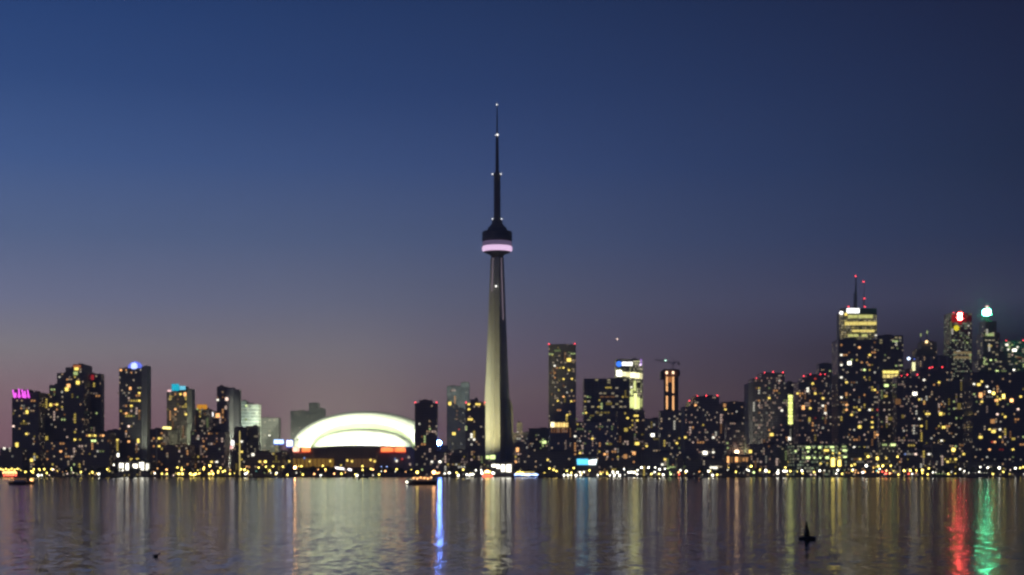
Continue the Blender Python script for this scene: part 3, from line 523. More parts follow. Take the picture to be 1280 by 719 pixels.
for a in (833.4, 841.3): panel(e, a-1.3, a+1.3, 464.3, 467.6, E('peach_work_light', (1,.70,.45), 3), 'work_light')
def lattice(pts, r, steps, mb, wdt):
    import mathutils
    a, c = map(mathutils.Vector, pts); d = (c-a); n = d.normalized(); u = mathutils.Vector((0, 1, 0)); v = n.cross(u).normalized()
    offs = [u*wdt/2, -u*wdt/2, v*wdt]
    for o_ in offs: mb.tube(tuple(a+o_), tuple(c+o_), r, seg=5)
    for i in range(steps):
        p = a+d*(i/steps); q_ = a+d*((i+1)/steps)
        mb.tube(tuple(p+offs[i % 3]), tuple(q_+offs[(i+1) % 3]), r*.7, seg=4); mb.tube(tuple(p+offs[2]), tuple(q_+offs[i % 2]), r*.7, seg=4)
    return mb
Yc = e['Y']+D_/2
cr = thing('tower_crane', (px2x(841.5, Yc), Yc-4, py2z(472, Yc)), 'tiny tower crane with a green lamp on top of the construction tower', 'crane')
hz = (472-454)*Yc/F
lattice([(0,0,0),(0,0,hz)], .22, 10, MB(), 1.8).build('mast', METAL, cr)
lattice([(3,0,hz),(-27,0,hz+5.5)], .2, 14, MB(), 1.5).build('jib', METAL, cr)
lattice([(0,0,hz),(9,0,hz+1)], .2, 4, MB(), 1.5).build('counter_jib', METAL, cr)
MB().box(6, 9, -1, 1, hz-2.5, hz-.2).build('counterweight', DCONC, cr)
MB().box(-1.6, .8, -2.6, -1.1, hz-1.8, hz+.6).build('cab', WHITEP, cr)
MB().tube((0,0,hz),(0,0,hz+7),.3,.12).tube((0,0,hz+7),(-20,0,hz+4.4),.07).tube((0,0,hz+7),(8,0,hz+1.6),.07).build('tie_frame', METAL, cr)
gl = MB().lathe([(.1,-1),(1.0,-.5),(1.1,.3),(.1,1)], 12).mesh('lamp', E('green_white_lamp', (.55,1,.75), 5), True)
ob('lamp', gl, cr, (px2x(831.5, Yc)-cr.location.x, -1, py2z(451, Yc)-cr.location.z))
MB().tube((px2x(831.5, Yc)-cr.location.x, -1, hz+1.5), (px2x(831.5, Yc)-cr.location.x, -1, py2z(452, Yc)-cr.location.z), .12).build('lamp_post', METAL, cr)
# lime strip etc.
for i in range(9): panel(b_c2b, 985.3, 990.6, 494+i*4.1, 497.4+i*4.1, E('lime_strip_light', (.93,1,.28), 1.7 if i % 2 else 2.3), 'stair_window')
def bigdisc(rec, px, py, r, c, s, name='roof_lamp', sample=True):
    x, y, z = on_face(rec, px, py)
    m_ = MB().lathe([(.1,-r),(r*.8,-r*.6),(r,0),(r*.8,r*.6),(.1,r)], 16).build(name, E(name+'_light', c, s, sample), rec['e'], True, (x, -rec['D']/2-r, z))
    return m_
bigdisc(b_pal, 1043, 477, 2.9, (.93,1,1), 5)
bigdisc(b_low, 921, 565.6, 2.2, (1,.62,.34), 22)
# banded tower
cols = E('gold_floor_light', (1,.80,.22), 1.3); cols2 = E('lime_floor_light', (.95,.95,.3), .9)
random.seed(3)
panel(b_fcp, 1052, 1096, 385.5, 393, DCONC, 'roof_screen', .1, 20)
panel(b_fcp, 1058.5, 1074, 385.8, 391.3, E('white_roof_sign_light', (1,1,.97), 4), 'sign', 1.0)
for y0, y1, mt, sp in [(393.6,397.8,cols2,[(1060,1066),(1066.4,1072),(1073,1080),(1080.4,1091)]),(402.3,406.5,cols,[(1056,1062),(1062.4,1073),(1073.4,1084),(1084.4,1095.4)]),(412.3,415.2,cols,[(1065,1074),(1074.4,1083),(1083.3,1093)]),(418,421,cols2,[(1060,1066.5),(1067,1073),(1077,1084)])]:
    for a, c_ in sp: panel(b_fcp, a, c_, y0, y1, mt, 'lit_floor')
add_win(b_fcp, 1057.3, 393, 'y', 3, 3, 3.5); add_win(b_fcp, 1095, 419.5, 'w', 3)
a = on_face(b_fcp, 1050.2, 597); c_ = on_face(b_fcp, 1051.9, 392)
MB().box(a[0], c_[0]-.05, -8, 8, 0, c_[2]).build('corner_pier', CONC, b_fcp['e'])
bigdisc(b_fcp, 1051.2, 391.4, 3.3, (1,.97,.9), 4)
def mast(rec, px, py0, r0, r1, base_py):
    x, _, z = on_face(rec, px, py0); _, _, zb = on_face(rec, px, base_py)
    m_ = MB(); lattice([(x, 0, zb), (x, 0, zb+(z-zb)*.5)], r0*.22, 8, m_, r0*1.2); m_.tube((x,0,zb),(x,0,zb+(z-zb)*.55), r0*.7, r0*.6).tube((x, 0, zb+(z-zb)*.5), (x, 0, z), r1, r1*.5)
    m_.build('mast', METAL, rec['e'])
mast(b_fcp, 1073.2, 344, 3.0, 1.6, 385); mast(b_fcp, 1083.4, 351, 1.0, .4, 385)
for px, py in [(1071.5,343.5),(1082.5,350.5),(1083.6,371.6),(1084,382),(1063.5,382)]:
    x, y, z = on_face(b_fcp, px, py); x = {343.5: on_face(b_fcp, 1072.4, 0)[0]}.get(py, x)
    ob('beacon', beac_me, b_fcp['e'], (x, -1.8, z), (2.4,)*3)
MB().tube((on_face(b_fcp,1063.5,382)[0],-1.8,on_face(b_fcp,0,385.6)[2]),(on_face(b_fcp,1063.5,382)[0],-1.8,on_face(b_fcp,0,382)[2]),.3).build('beacon_post', METAL, b_fcp['e'])
# black tower yellow band
for i in range(4): panel(b_blk, 1103.5+i*5, 1108+i*5, 463.5, 467, E('yellow_floor_light', (1,.82,.2), 2.0), 'lit_floor'); panel(b_blk, 1103.5+i*5, 1107.5+i*5, 468.3, 472.5, E('yellow_floor_light', (1,.78,.25), 1.2+.5*(i % 2)), 'lit_floor')
# small blue lamp + yellow column tower behind
b_yc = tw('slender dark tower with a yellow lit column and small blue lamp', [(1132,1148,462)], 2500, 'dark')
x, y, z = on_face(b_yc, 1135.4, 448.5)
bigdisc(b_yc, 1135.4, 448.5, 2.3, (.6,.75,1), 5); MB().tube((x, y+1, on_face(b_yc, 0, 462)[2]), (x, y+1, z-1.5), .4).build('lamp_post', METAL, b_yc['e'])
a = on_face(b_yc, 1140.6, 470); c_ = on_face(b_yc, 1144, 453); MB().box(a[0], c_[0], -b_yc['D']/2-.6, -b_yc['D']/2+3, a[2], c_[2]).build('lit_column', E('pale_yellow_column_light', (1,.97,.5), 1.7), b_yc['e'])
bigdisc(b_yc, 1142.6, 449, 1.5, (.1,.2,.9), .8, 'top_lamp', False)
# ribbed top
for px in (1153,1164,1173.5,1184): panel(b_rib, px-1.1, px+1.1, 446, 470, mat_plain('pale_rib', (.5,.45,.43)), 'rib', 1.2, 1.5)
for px, py in ((1153.7,418),(1161.6,414.5)):
    x, _, z = on_face(b_spk, px, py); MB().tube((x, 0, on_face(b_spk, 0, 428)[2]), (x, 0, z), .9, .35).build('mast', METAL, b_spk['e']); ob('mast_lamp', wmesh('g', 2), b_spk['e'], (x, -1.2, z), (1.8, 1, 5))
bigdisc(b_spk, 1157.8, 427.5, 2.3, (1,.66,.3), 4)
# red crown
for (a, c_, y0, y1, s_) in [(1189.5,1196.5,393,403,.35),(1202,1208,392,403,.22),(1197,1202.5,401.5,405,.5),(1209,1214,394,402,.06)]:
    panel(b_redc, a, c_, y0, y1, E('red_crown_light', (1,.02,.03), s_), 'crown_light')
RED = E('hot_red_sign_light', (1,.07,.06), 260, True)
panel(b_redc, 1197.2, 1202, 391.7, 399.5, RED, 'sign', 1.3); disc(b_redc, 1195.4, 410.2, 4.6, E('yellow_disc_light', (1,.85,.03), 1.1), 'sign_disc')
for y0 in (439.5, 445.5): panel(b_redc, 1192, 1214, y0, y0+3, E('dim_gold_floor_light', (1,.75,.35), .28), 'lit_floor')
# teal lamp
x, y, z = on_face(b_tea, 1236, 389.6)
MB().lathe([(.1,-5.6),(4.6,-4.6),(6.6,-1.5),(6.6,1.5),(4.6,4.6),(.1,5.6)], 18).build('roof_lamp', E('teal_white_lamp_light', (.10,1,.45), 150, True), b_tea['e'], False, (x, -8, z))
MB().box(-3.5, 3.5, -2, 2, on_face(b_tea, 0, 402)[2]-z, -5.4).build('lamp_plinth', METAL, b_tea['e'], False, (x, -8, z))
ob('beacon', wmesh('p', 3), b_tea['e'], (x+.4, -8, z+9.5), (4.0, 2, 3.2)); MB().tube((0,0,5.4),(0,0,8),.3).build('beacon_post', METAL, b_tea['e'], False, (x+.4, -8, z))
# rooftop beacons
for rec, pts in [(b_st1,[(518.9,503.5),(545.5,504)]),(b_st2,[(582,503.5),(606,504)]),(b_tall,[(686.4,430),(718.6,430)]),(b_c1,[(861.8,503.2),(872,495.5),(883,494.5),(897,494.5)]),
                 (b_c2,[(945.8,474),(956,466),(966.7,465),(979,465.5)]),(b_c3,[(1005,470),(1013.5,469),(1026,468),(1031.5,468)]),(b_c4,[(1127.3,470),(1134.6,468.3),(1147,468.3)]),
                 (b_c5,[(1162.5,459.8),(1165.8,459),(1178.3,459)]),(b_rt,[(1258,426),(1279.5,425.5)]),(b_redc,[(1192.6,391)])]:
    for px, py in pts: top_light(rec, px, py, size=1.7 if rec['Y'] < 2400 else 2.1)
x, y, z = on_face(b_c3, 1018, 475); add_win(b_c3, 1017.5, 475, 'r', 2)
# stadium signs on the low shop pavilions
for rec, lst in [(b_l6, [(149,154.5,578.8,589.5,'w',4),(157.2,161,579,588,'w',4),(166,172,580,585.5,'w',4),(174,180,577.7,588,'w',4),(182,186.5,579,588.5,'w',3)]),
                 (b_l16, [(607.5,611.5,569.5,573.5,'g',3),(612.5,619,569,574,'g',3),(614.3,620,580.3,584,'w',4),(620.5,625,580.6,586,'w',4),(626.3,631,580.5,590,'w',4),(632.5,639,580.5,590.5,'w',4)])]:
    for (a, c_, y0, y1, cc, l) in lst:
        r_ = rec if y0 > rec['tiers'][0][2] else None
        if r_ is None:
            p = on_face(rec, a, y1); q_ = on_face(rec, c_, y0)
            ob('roof_sign', wmesh(cc, l), rec['e'], ((p[0]+q_[0])/2, -rec['D']/2+1, (p[2]+q_[2])/2), (q_[0]-p[0], .4, q_[2]-p[2]))
            MB().box((p[0]+q_[0])/2-.2, (p[0]+q_[0])/2+.2, -rec['D']/2+.9, -rec['D']/2+1.4, on_face(rec, 0, rec['tiers'][0][2])[2], p[2]).build('sign_post', METAL, rec['e'])
        else: add_win(rec, (a+c_)/2, (y0+y1)/2, cc, l, (c_-a)*.9, (y1-y0)*.9, 'shop_window')
# billboard
a = on_face(b_l19, 721.5, 581); 
def poly_panel(rec, pts, mat, name, out=.9, th=.6):
    P = [on_face(rec, px, py, out) for px, py in pts]
    return MB().prism([(p[0], p[2]) for p in P], P[0][1], P[0][1]+th).build(name, mat, rec['e'])
poly_panel(b_l19, [(721,573.8),(721.5,581),(735.6,581),(735,573.8)], E('cyan_billboard_light', (.12,.62,1), 2.3, True), 'billboard')
poly_panel(b_l19, [(735.7,575.5),(736,581),(744.5,581),(746.3,574)], E('white_billboard_light', (.85,1,1), 3.2, True), 'billboard')
# white light bars
bar = thing('light_bar', (px2x(429, 2035), 2035, GZ), 'long tilted white light bar standing in front of the stadium', 'light bar')
zc = py2z(586.5, 2035)-GZ; hw = 10.5*2035/F
MB().prism([(-hw, zc+3.0), (hw, zc+.2), (hw, zc-2.2), (-hw, zc+.6)], -.3, .3).build('light_panel', E('pink_white_bar_light', (1,.88,.86), 4, True), bar)
for s_ in (-.8, .8): MB().tube((s_*hw, .5, 0), (s_*hw, .5, zc+.4-s_), .25).build('post', METAL, bar)
ob('window', wmesh('w', 3), b_l23['e'], (on_face(b_l23, 892, 585)[0], -b_l23['D']/2-.5, on_face(b_l23, 0, 584.8)[2]), (9.5, .4, 3))
# blue light (strong): reflects far down the water
BLUEL = E('strong_blue_white_lamp', (.12,.26,1), 230, True)
x, y, z = on_face(b_bls, 547.6, 553.6)
MB().lathe([(.1,-2.9),(2.6,-2.2),(3.3,0),(2.6,2.2),(.1,2.9)], 16).build('roof_lamp', BLUEL, b_bls['e'], True, (on_face(b_bls, 548.3, 0)[0], -b_bls['D']/2+3.6, z))
MB().tube((on_face(b_bls, 548.3, 0)[0], -b_bls['D']/2+3.6, on_face(b_bls, 0, 557.5)[2]), (on_face(b_bls, 548.3, 0)[0], -b_bls['D']/2+3.6, z-2.8), .5).build('lamp_post', METAL, b_bls['e'])
MB().box(on_face(b_bls, 544.2, 0)[0], on_face(b_bls, 544.5, 0)[0], -b_bls['D']/2-1.5, -b_bls['D']/2+9, z-4.2, z+4.2).build('added_lamp_shield', METAL, b_bls['e'])  # plate added to keep the blue light off the stadium wall
# ------------------------------------------------------------------ observation tower
YT = 2433.0; KT = YT/F
tz = lambda py: py2z(py, YT)-GZ
tow = thing('observation_tower', (px2x(621.4, YT), YT, GZ), 'very tall concrete observation tower with a round pod and needle mast', 'observation tower')
PROF = [(597,19.5),(575,18),(553,16.4),(520,15.0),(470,12.6),(430,11.0),(400,9.8),(370,8.8),(340,7.7),(322,7.1)]
def ysec(L_, z, th, core):
    pts = []
    for k_ in range(3):
        a = radians(270+120*k_)
        ux, uy = cos(a), sin(a); nx, ny = -uy, ux
        pts += [(ux*core*.9-nx*th*.62, uy*core*.9-ny*th*.62, z), (ux*L_-nx*th/2, uy*L_-ny*th/2, z), (ux*L_+nx*th/2, uy*L_+ny*th/2, z), (ux*core*.9+nx*th*.62, uy*core*.9+ny*th*.62, z)]
    return pts
rings = []
for py, hwid in PROF:
    Lr = hwid*KT/.866*.98
    f = (597-py)/275
    rings.append(ysec(Lr, tz(py), 9.5-3.2*f, 10.5-3.5*f))
MB().rings(rings).build('shaft', TCONC, tow)
# lower buttress on the right side, its shade put into a darker concrete
MB().rings([[(12*KT,-4,z_),(x_*KT,-4,z_),(x_*KT,9,z_),(12*KT,9,z_)] for x_, z_ in ((20.4, 0), (20.2, tz(520)), (19.6, tz(508)), (16.5, tz(500)), (12.5, tz(498)))]).build('buttress', mat_plain('shaded_tower_concrete', (.12,.115,.11)), tow)
pod = [(7.2,321),(9,318),(15,316.2),(17.2,315.4)]
MB().lathe([(r*KT, tz(p)) for r, p in [(7.0,322.5),(8.5,319),(16.0,315.8),(17.4,315)]], 48).build('pod_underside', METAL, tow, True)
MB().lathe([(r*KT, tz(p)) for r, p in [(16.8,315.2),(18.3,313.8),(18.9,312),(18.9,309.8),(18.4,308.6),(17.6,308)]], 48).build('lit_ring', E('pink_ring_light', (1,.68,1), 1.2, True), tow, True)
MB().lathe([(r*KT, tz(p)) for r, p in [(17.2,307.9),(18.3,306.8),(18.3,303),(17.4,302.2)]], 48).build('lit_ring', E('dim_violet_ring_light', (.60,.42,.80), .22), tow, True)
MB().lathe([(r*KT, tz(p)) for r, p in [(17.4,302.1),(18.8,300),(18.8,296),(18.0,294.5),(18.0,291),(17.2,289.5),(14.4,288.6),(12.2,287.4),(11.6,284.6),(9.6,283.4),(8.2,281.4),(7.0,280.4),(6.4,276)]], 48).build('pod', mat_plain('pod_cladding', (.10,.10,.11), .5), tow)
m_ = MB()
for i in range(36):
    a = 2*pi*i/36
    m_.tube((18.6*KT*cos(a), 18.6*KT*sin(a), tz(301.5)), (18.5*KT*cos(a), 18.5*KT*sin(a), tz(290)), .28, seg=5)
m_.build('pod_mullions', METAL, tow)
MB().lathe([(r*KT, tz(p)) for r, p in [(6.4,280),(5.0,275),(4.2,272),(4.1,221),(4.6,220),(4.6,217),(2.3,215.5)]], 24).build('mast_base', mat_plain('mast_concrete', (.13,.13,.12)), tow)
MB().lathe([(r*KT, tz(p)) for r, p in [(2.3,217),(2.0,192),(1.7,172),(1.3,170)]], 16).build('antenna', METAL, tow)
MB().lathe([(r*KT, tz(p)) for r, p in [(.95,171),(.8,150),(.5,134),(.25,130)]], 12).build('antenna', METAL, tow)
lamp_me = MB().lathe([(.1,-1),(.8,-.6),(1,0),(.8,.6),(.1,1)], 12).mesh('lamp', E('white_marker_light', (1,.97,.9), 3.5), True)
for dx, py, s_ in [(-.3,131,1.1),(.5,169,1.6),(-1.6,169.5,.8),(-5.9,218.5,1.1),(4.8,218.5,1.2),(-5.6,274.5,.9),(5.6,274.5,1.0),(-1.2,359,1.5)]:
    ob('marker_lamp', lamp_me, tow, (dx*KT, -(10.5 if py > 300 else 5.0 if py > 200 else 2.2)*KT*(1 if py > 169.6 or py < 160 else 1) if py > 140 else 0, tz(py)), (s_*.8,)*3)
pk = E('dim_pink_strip_light', (.72,.55,.70), .42)
for sx, ylo in ((-1, 365), (1, 400)):
    q_ = []
    for py in (322, ylo):
        h_ = 7.1+(py-322)/78*2.6
        q_.append((sx*(h_-2.0)*KT, -2.5, tz(py)))
    MB().tube(q_[0], q_[1], .55).build('light_strip', pk, tow)
MB().box(-17*KT, 21*KT, -26, 26, 0, tz(582)).box(-14*KT, 14*KT, -20, 22, tz(582), tz(575)).build('entrance_hall', FM['mauve'], tow)
# ------------------------------------------------------------------ stadium
YS = 2330.0; KS = YS/F
st = thing('stadium', (px2x(457, YS), YS, GZ), 'domed stadium with a glowing white arched roof', 'stadium')
sz = lambda py, Y=YS: py2z(py, Y)-GZ
zb = sz(560.5); A = 92*KS; Hh = sz(514.2)-zb; Dp = 60.0; cut = -41.0
def ell_ring(y, n=64):
    s_ = sqrt(max(0, 1-(y/(Dp if y < 0 else 110.0))**2)); return [(A*s_*cos(pi*j/n), y, zb+Hh*s_*sin(pi*j/n)) for j in range(n+1)]
ys = [cut+(110*.999-cut)*i/36 for i in range(37)]
MB().rings([ell_ring(y) for y in ys], cap=False, close=False).build('roof_shell', FAB, st, True)
# thick rim round the cut and the recessed face behind
def arc(sx, sz_, y, n=64): return [(A*sx*cos(pi*j/n), y, zb+Hh*sz_*sin(pi*j/n)) for j in range(n+1)]
s0 = sqrt(1-(cut/Dp)**2)
MB().rings([arc(s0, s0, cut), arc(s0*.985, s0*.975, cut-.8), arc(s0*.955, s0*.945, cut+.2)], cap=False, close=False).build('roof_rim', FAB, st, True)
m_ = MB(); m_.rings([arc(s0*.955, s0*.945, cut+.5), arc(.60, .44, cut+1.5)], cap=False, close=False).build('roof_truss_face', FASC, st)
m_ = MB()
for j in range(3, 46):
    a_ = pi*j/48; 
    p = (A*s0*.95*cos(a_), cut, zb+Hh*s0*.93*sin(a_)); q_ = (A*s0*.915*cos(a_), cut-.2, zb+Hh*s0*.885*sin(a_)); m_.tube(p, q_, .35, seg=5)
m_.build('roof_trusses', WHITEP, st)
for yy in (-32, -22, -11):
    A0, A1 = ell_ring(yy-.25), ell_ring(yy+.25)
    MB().rings([[(x*1.004, y, zb+(z-zb)*1.006) for x, y, z in A0], [(x*1.004, y, zb+(z-zb)*1.006) for x, y, z in A1]], cap=False, close=False).build('roof_seam', FASC, st)
# front quarter dome
a2, h2, d2 = 60.5*KS, sz(536.5, YS-45)-zb, 68.0
R = []
for i in range(19):
    ph = pi/2*i/18*.995
    R.append([(a2*cos(ph)*cos(pi*j/64), cut+1.6-d2*sin(ph), zb+h2*cos(ph)*sin(pi*j/64)) for j in range(65)])
MB().rings(R, cap=False, close=False).build('front_dome', FAB, st, True)
# body drum
m_ = MB(); n = 48
prof = [(1.02, 0), (1.02, zb-4), (1.035, zb-3.9), (1.035, zb-.2), (.9, zb-.1)]
m_.rings([[(A*r*cos(2*pi*j/n), 117*r*sin(2*pi*j/n), z) for j in range(n)] for r, z in prof]).build('wall', mat_plain('brown_precast_wall', (.34,.22,.17), .85), st)
def drum_y(px, Y=YS-110):
    x = px2x(px, Y)-st.location.x; u = min(.98, abs(x)/(A*1.035)); return x, -117*1.035*sqrt(1-u*u)
def drum_panel(px0, px1, py0, py1, mat, name):
    for _ in range(1):
        x0, y0 = drum_y(px0, YS-60); x1, y1 = drum_y(px1, YS-60)
        yy = YS+ (y0+y1)/2
        x0 = px2x(px0, yy)-st.location.x; x1 = px2x(px1, yy)-st.location.x
        x0u = min(.985, abs(x0)/(A*1.035)); x1u = min(.985, abs(x1)/(A*1.035))
        y0 = -117*1.035*sqrt(1-x0u**2)-1; y1 = -117*1.035*sqrt(1-x1u**2)-1
        za, zc_ = py2z(py1, yy)-GZ, py2z(py0, yy)-GZ
    m = MB(); m.v = [(x0,y0,za),(x1,y1,za),(x1,y1,zc_),(x0,y0,zc_),(x0,y0+.6,za),(x1,y1+.6,za),(x1,y1+.6,zc_),(x0,y0+.6,zc_)]
    m.f = [(0,1,2,3),(5,4,7,6),(4,0,3,7),(1,5,6,2),(3,2,6,7),(4,5,1,0)]
    return m.build(name, mat, st)
sg = E('red_orange_sign_light', (1,.24,.07), 2.4, True)
drum_panel(365.3, 375, 559.3, 564.8, E('peach_red_sign_light', (1,.55,.38), 3.0, True), 'sign'); drum_panel(377, 389, 559.3, 564.8, sg, 'sign')
drum_panel(476.5, 491, 559.3, 564.8, sg, 'sign'); drum_panel(493.3, 506.5, 559.3, 564.8, sg, 'sign')
drum_panel(365, 389.5, 565, 566, E('deep_red_sign_light', (1,.02,.01), .8), 'sign'); drum_panel(476, 507, 565, 566, E('deep_red_sign_light', (1,.02,.01), .8), 'sign')
amb = E('amber_wall_glow', (1,.55,.10), .24)  # amber light on the brown wall, imitated by faintly glowing panels
for i in range(10): drum_panel(366+i*5.2, 370.6+i*5.2, 573.5, 584, amb, 'amber_glow_panel')
for i in range(7): drum_panel(432+i*5.2, 436.6+i*5.2, 573.5, 584, E('amber_wall_glow', (.8,.42,.15), .14), 'amber_glow_panel')
for px, py, c, l in STAD:
    x, y = drum_y(px); ob('wall_lamp', wmesh(c, max(l, 2)), st, (x, y-1.2, py2z(py, YS+y)-GZ), (2.4, .6, 2.8))
# lit board left of the stadium
bb = thing('lit_board', (px2x(354, 2150), 2150, GZ), 'blue and white lit sign boards beside the left end of the stadium roof', 'sign board')
for a, c_, y0, y1, cc, s_ in [(342.5,354.5,549.8,554.8,(.55,.75,1),3.0),(358.3,365.6,550.5,558,(.62,.68,1),4.0)]:
    xa, xc = px2x(a, 2150)-bb.location.x, px2x(c_, 2150)-bb.location.x; za, zc_ = py2z(y1, 2150)-GZ, py2z(y0, 2150)-GZ
    pn = MB().box(xa, xc, -.5, .5, za, zc_).build('sign_panel', E('blue_white_board_light', cc, s_, True), bb)
    MB().box(xa-.6, xc+.6, .6, 1.2, za-1.5, zc_+.6).build('sign_back', E('blue_board_edge_light', (.05,.12,.8), 1.2), bb)
    for sx in (.2, .8): MB().tube((xa+(xc-xa)*sx, 1.6, 0), (xa+(xc-xa)*sx, 1.6, zc_-1), .45).build('post', METAL, bb)
# ------------------------------------------------------------------ floodlights (unseen lamps, inferred from lit faces; their masts are added)
def spot(loc, target, power, col, size, blend=.6, radius=4, holder=None, name='flood_lamp'):
    l = bpy.data.lights.new(name, 'SPOT'); l.energy = power; l.color = col; l.spot_size = radians(size); l.spot_blend = blend; l.shadow_soft_size = radius
    o_ = bpy.data.objects.new(name, l); COL.objects.link(o_); o_.location = loc
    import mathutils
    d = mathutils.Vector(target)-mathutils.Vector(loc); o_.rotation_euler = d.to_track_quat('-Z', 'Y').to_euler()
    return o_
def flood_mast(px, Y, h, target, power, col, size, label, blend=.6, added_visor=0):
    x = px2x(px, Y)
    e = thing('floodlight', (x, Y, GZ), label, 'floodlight')
    MB().tube((0,0,0), (0,0,h), .3, .18).build('post', METAL, e)
    MB().box(-1.2, 1.2, .3, 1.0, h-.6, h+1.6).build('housing', METAL, e)
    if added_visor: MB().box(-7, 7, 2.2, 7.0, h+1.2-added_visor, h+1.25-added_visor).build('added_visor', METAL, e)  # wide plate added to cut the flood off the wall below the roof
    s_ = spot((0, .0, 0), (0, 1, 0), power, col, size, blend, .12 if added_visor else 1.5)
    import mathutils
    d = mathutils.Vector(target)-mathutils.Vector((x, Y+2, GZ+h))
    s_.rotation_euler = d.to_track_quat('-Z', 'Y').to_euler(); s_.parent = e; s_.location = (0, 2, h+1.2)
zw = (.93,1,.70)
P0 = 4.2e6
sx0 = st.location.x
for px, tgx, nm in [(372,-75,'leftmost'),(410,-35,'second from left'),(452,0,'middle'),(494,35,'second from right'),(528,75,'rightmost')]:
    flood_mast(px, 2130, 47, (sx0+tgx, YS-60, 68), P0*.85, zw, 75, 'tall floodlight mast facing the stadium roof, the %s of five' % nm, added_visor=.35)
tx = tow.location.x
flood_mast(556, 2330, 8, (tx-8, YT, 118), 1.75e6, (1,.90,.42), 62, 'low floodlight washing the left face of the observation tower')
flood_mast(180.5, 2085, 5, (px2x(181, 2120), 2130, 90), 7e4, (.95,1,.8), 50, 'floodlight washing the pale edge of the blue domed tower')
flood_mast(237, 2110, 5, (px2x(237, 2150), 2160, 70), 1.2e5, (.9,1,.65), 60, 'floodlight washing the pale edge of the teal crowned tower')
flood_mast(288, 2120, 5, (px2x(288, 2170), 2180, 70), 2.6e5, (.95,.97,.8), 40, 'floodlight washing the pale half of the slim tower')
flood_mast(311, 2195, 50, (px2x(311, 2240), 2250, 88), 1.5e5, (.85,1,.85), 60, 'tall floodlight mast washing the pale banded block')
flood_mast(315, 2090, 10, (px2x(315, 2130), 2135, 45), 6e4, (.95,.95,.6), 60, 'floodlight washing the olive lower block')
flood_mast(215, 2050, 42, (px2x(215, 2110), 2115, 50), 4e4, (1,.97,.7), 50, 'floodlight washing the pale low block')
flood_mast(933.5, 2112, 22, (px2x(933.5, 2120), 2121, 50), 1.2e4, (.95,1,.5), 70, 'floodlight washing the pale edge of the dull low block')
flood_mast(938, 2130, 20, (px2x(938, 2190), 2196, 80), .6e5, (1,1,.75), 60, 'floodlight washing the pale edge of the broad condominium tower')
# masts
def light_mast(px, y0, y1, Y, mat, label, r=.7):
    e = thing('light_mast', (px2x(px, Y), Y, GZ), label, 'mast')
    h = py2z(y0, Y)-GZ; MB().tube((0,0,0), (0,0,h), r, r*.6, 10).build('pole', mat, e)
    MB().lathe([(.1,h-.2),(1.0,h+.3),(.1,h+1.0)], 10).build('finial', METAL, e); return e
light_mast(195.8, 538, 590, 2060, mat_plain('pale_pole_paint', (.75,.72,.6), .5), 'tall thin pale flagpole standing before the small dark block', .75)
ym = light_mast(299.8, 538, 590, 2050, METAL, 'tall thin mast glowing yellow beside the black low block', .5)
MB().tube((0,-.8,1), (0,-.8,py2z(539,2050)-GZ), .75, .6).build('light_tube', E('yellow_tube_light', (1,.78,.25), .9), ym)
# ------------------------------------------------------------------ street lamps along the quay
LM = [(31,'magenta crowned tower'),(80,'stepped tower'),(120,'orange lined block'),(166,'blue domed tower'),(197,'pale flagpole'),(222,'teal crowned tower'),(262,'white sign block'),
      (288,'half pale tower'),(312,'pale banded block'),(345,'blue and white sign boards'),(377,'left red stadium signs'),(430,'stadium middle'),(491,'right red stadium signs'),(532,'tower touching the stadium roof'),
      (551,'round blue light'),(573,'blue glass tower'),(596,'twin beacon brown tower'),(622,'observation tower'),(665,'green windowed low block'),(702,'tall slab tower'),(733,'cyan billboard'),
      (760,'wide flat office block'),(795,'bright signed tower'),(838,'construction tower'),(880,'four beacon tower'),(920,'amber podium'),(960,'broad condominium tower'),(988,'lime light strip'),
      (1025,'green lit office'),(1075,'twin mast tower'),(1112,'black yellow banded tower'),(1138,'small blue lamp tower'),(1165,'spiky roofed tower'),(1200,'red crowned tower'),(1238,'teal lamp tower'),(1272,'right edge tower')]
ORD = ['first','second','third','fourth','fifth','sixth','seventh','eighth','ninth','tenth','eleventh','twelfth','thirteenth','fourteenth','fifteenth','sixteenth','seventeenth','eighteenth','nineteenth','twentieth','twenty-first','twenty-second']
REG = []
def reg(o_, base, px): REG.append((o_, base, px))
def finish_labels():
    d = {}
    for o_, base, px in REG:
        lm = min(LM, key=lambda q: abs(q[0]-px))[1]; d.setdefault((base, lm), []).append((px, o_))
    for (base, lm), l in d.items():
        l.sort(key=lambda q: q[0])
        for i, (_, o_) in enumerate(l):
            o_['label'] = f'{base} below the {lm}' if len(l) == 1 else f'{base}, {ORD[i]} from left below the {lm}'
CN = {'w':'white','y':'yellow','o':'orange','g':'green','b':'blue','r':'red','p':'peach','t':'teal'}
LMESH = {}
POLE = {}
def bulb(c, l):
    if (c, l) not in LMESH:
        s_ = {1: 1.5, 2: 4, 3: 8, 4: 12, 5: 60}[l]*(1.25 if c in 'yo' and l < 5 else 1)
        r = {1: .45, 2: .6, 3: .85, 4: 1.05, 5: 1.1}[l]
        LMESH[(c, l)] = MB().lathe([(.05,-r),(r*.75,-r*.7),(r,0),(r*.75,r*.7),(.05,r)], 10).mesh('bulb', mat_emit('%s_street_lamp_light' % CN[c], C[c], s_, l >= 3), True)
    return LMESH[(c, l)]
pole_me = MB().tube((0,0,0),(0,0,1),.14,.09,8).mesh('pole', METAL); base_me = MB().lathe([(.35,0),(.35,.15),(.22,.5),(.15,.8)], 10).mesh('base', METAL)
shade_me = MB().lathe([(.75,.0),(.5,.3),(.12,.5)], 10).mesh('lamp_shade', METAL)
LAMPS.append((368.6, 584.5, 'o', 5, 3))
random.seed(77)
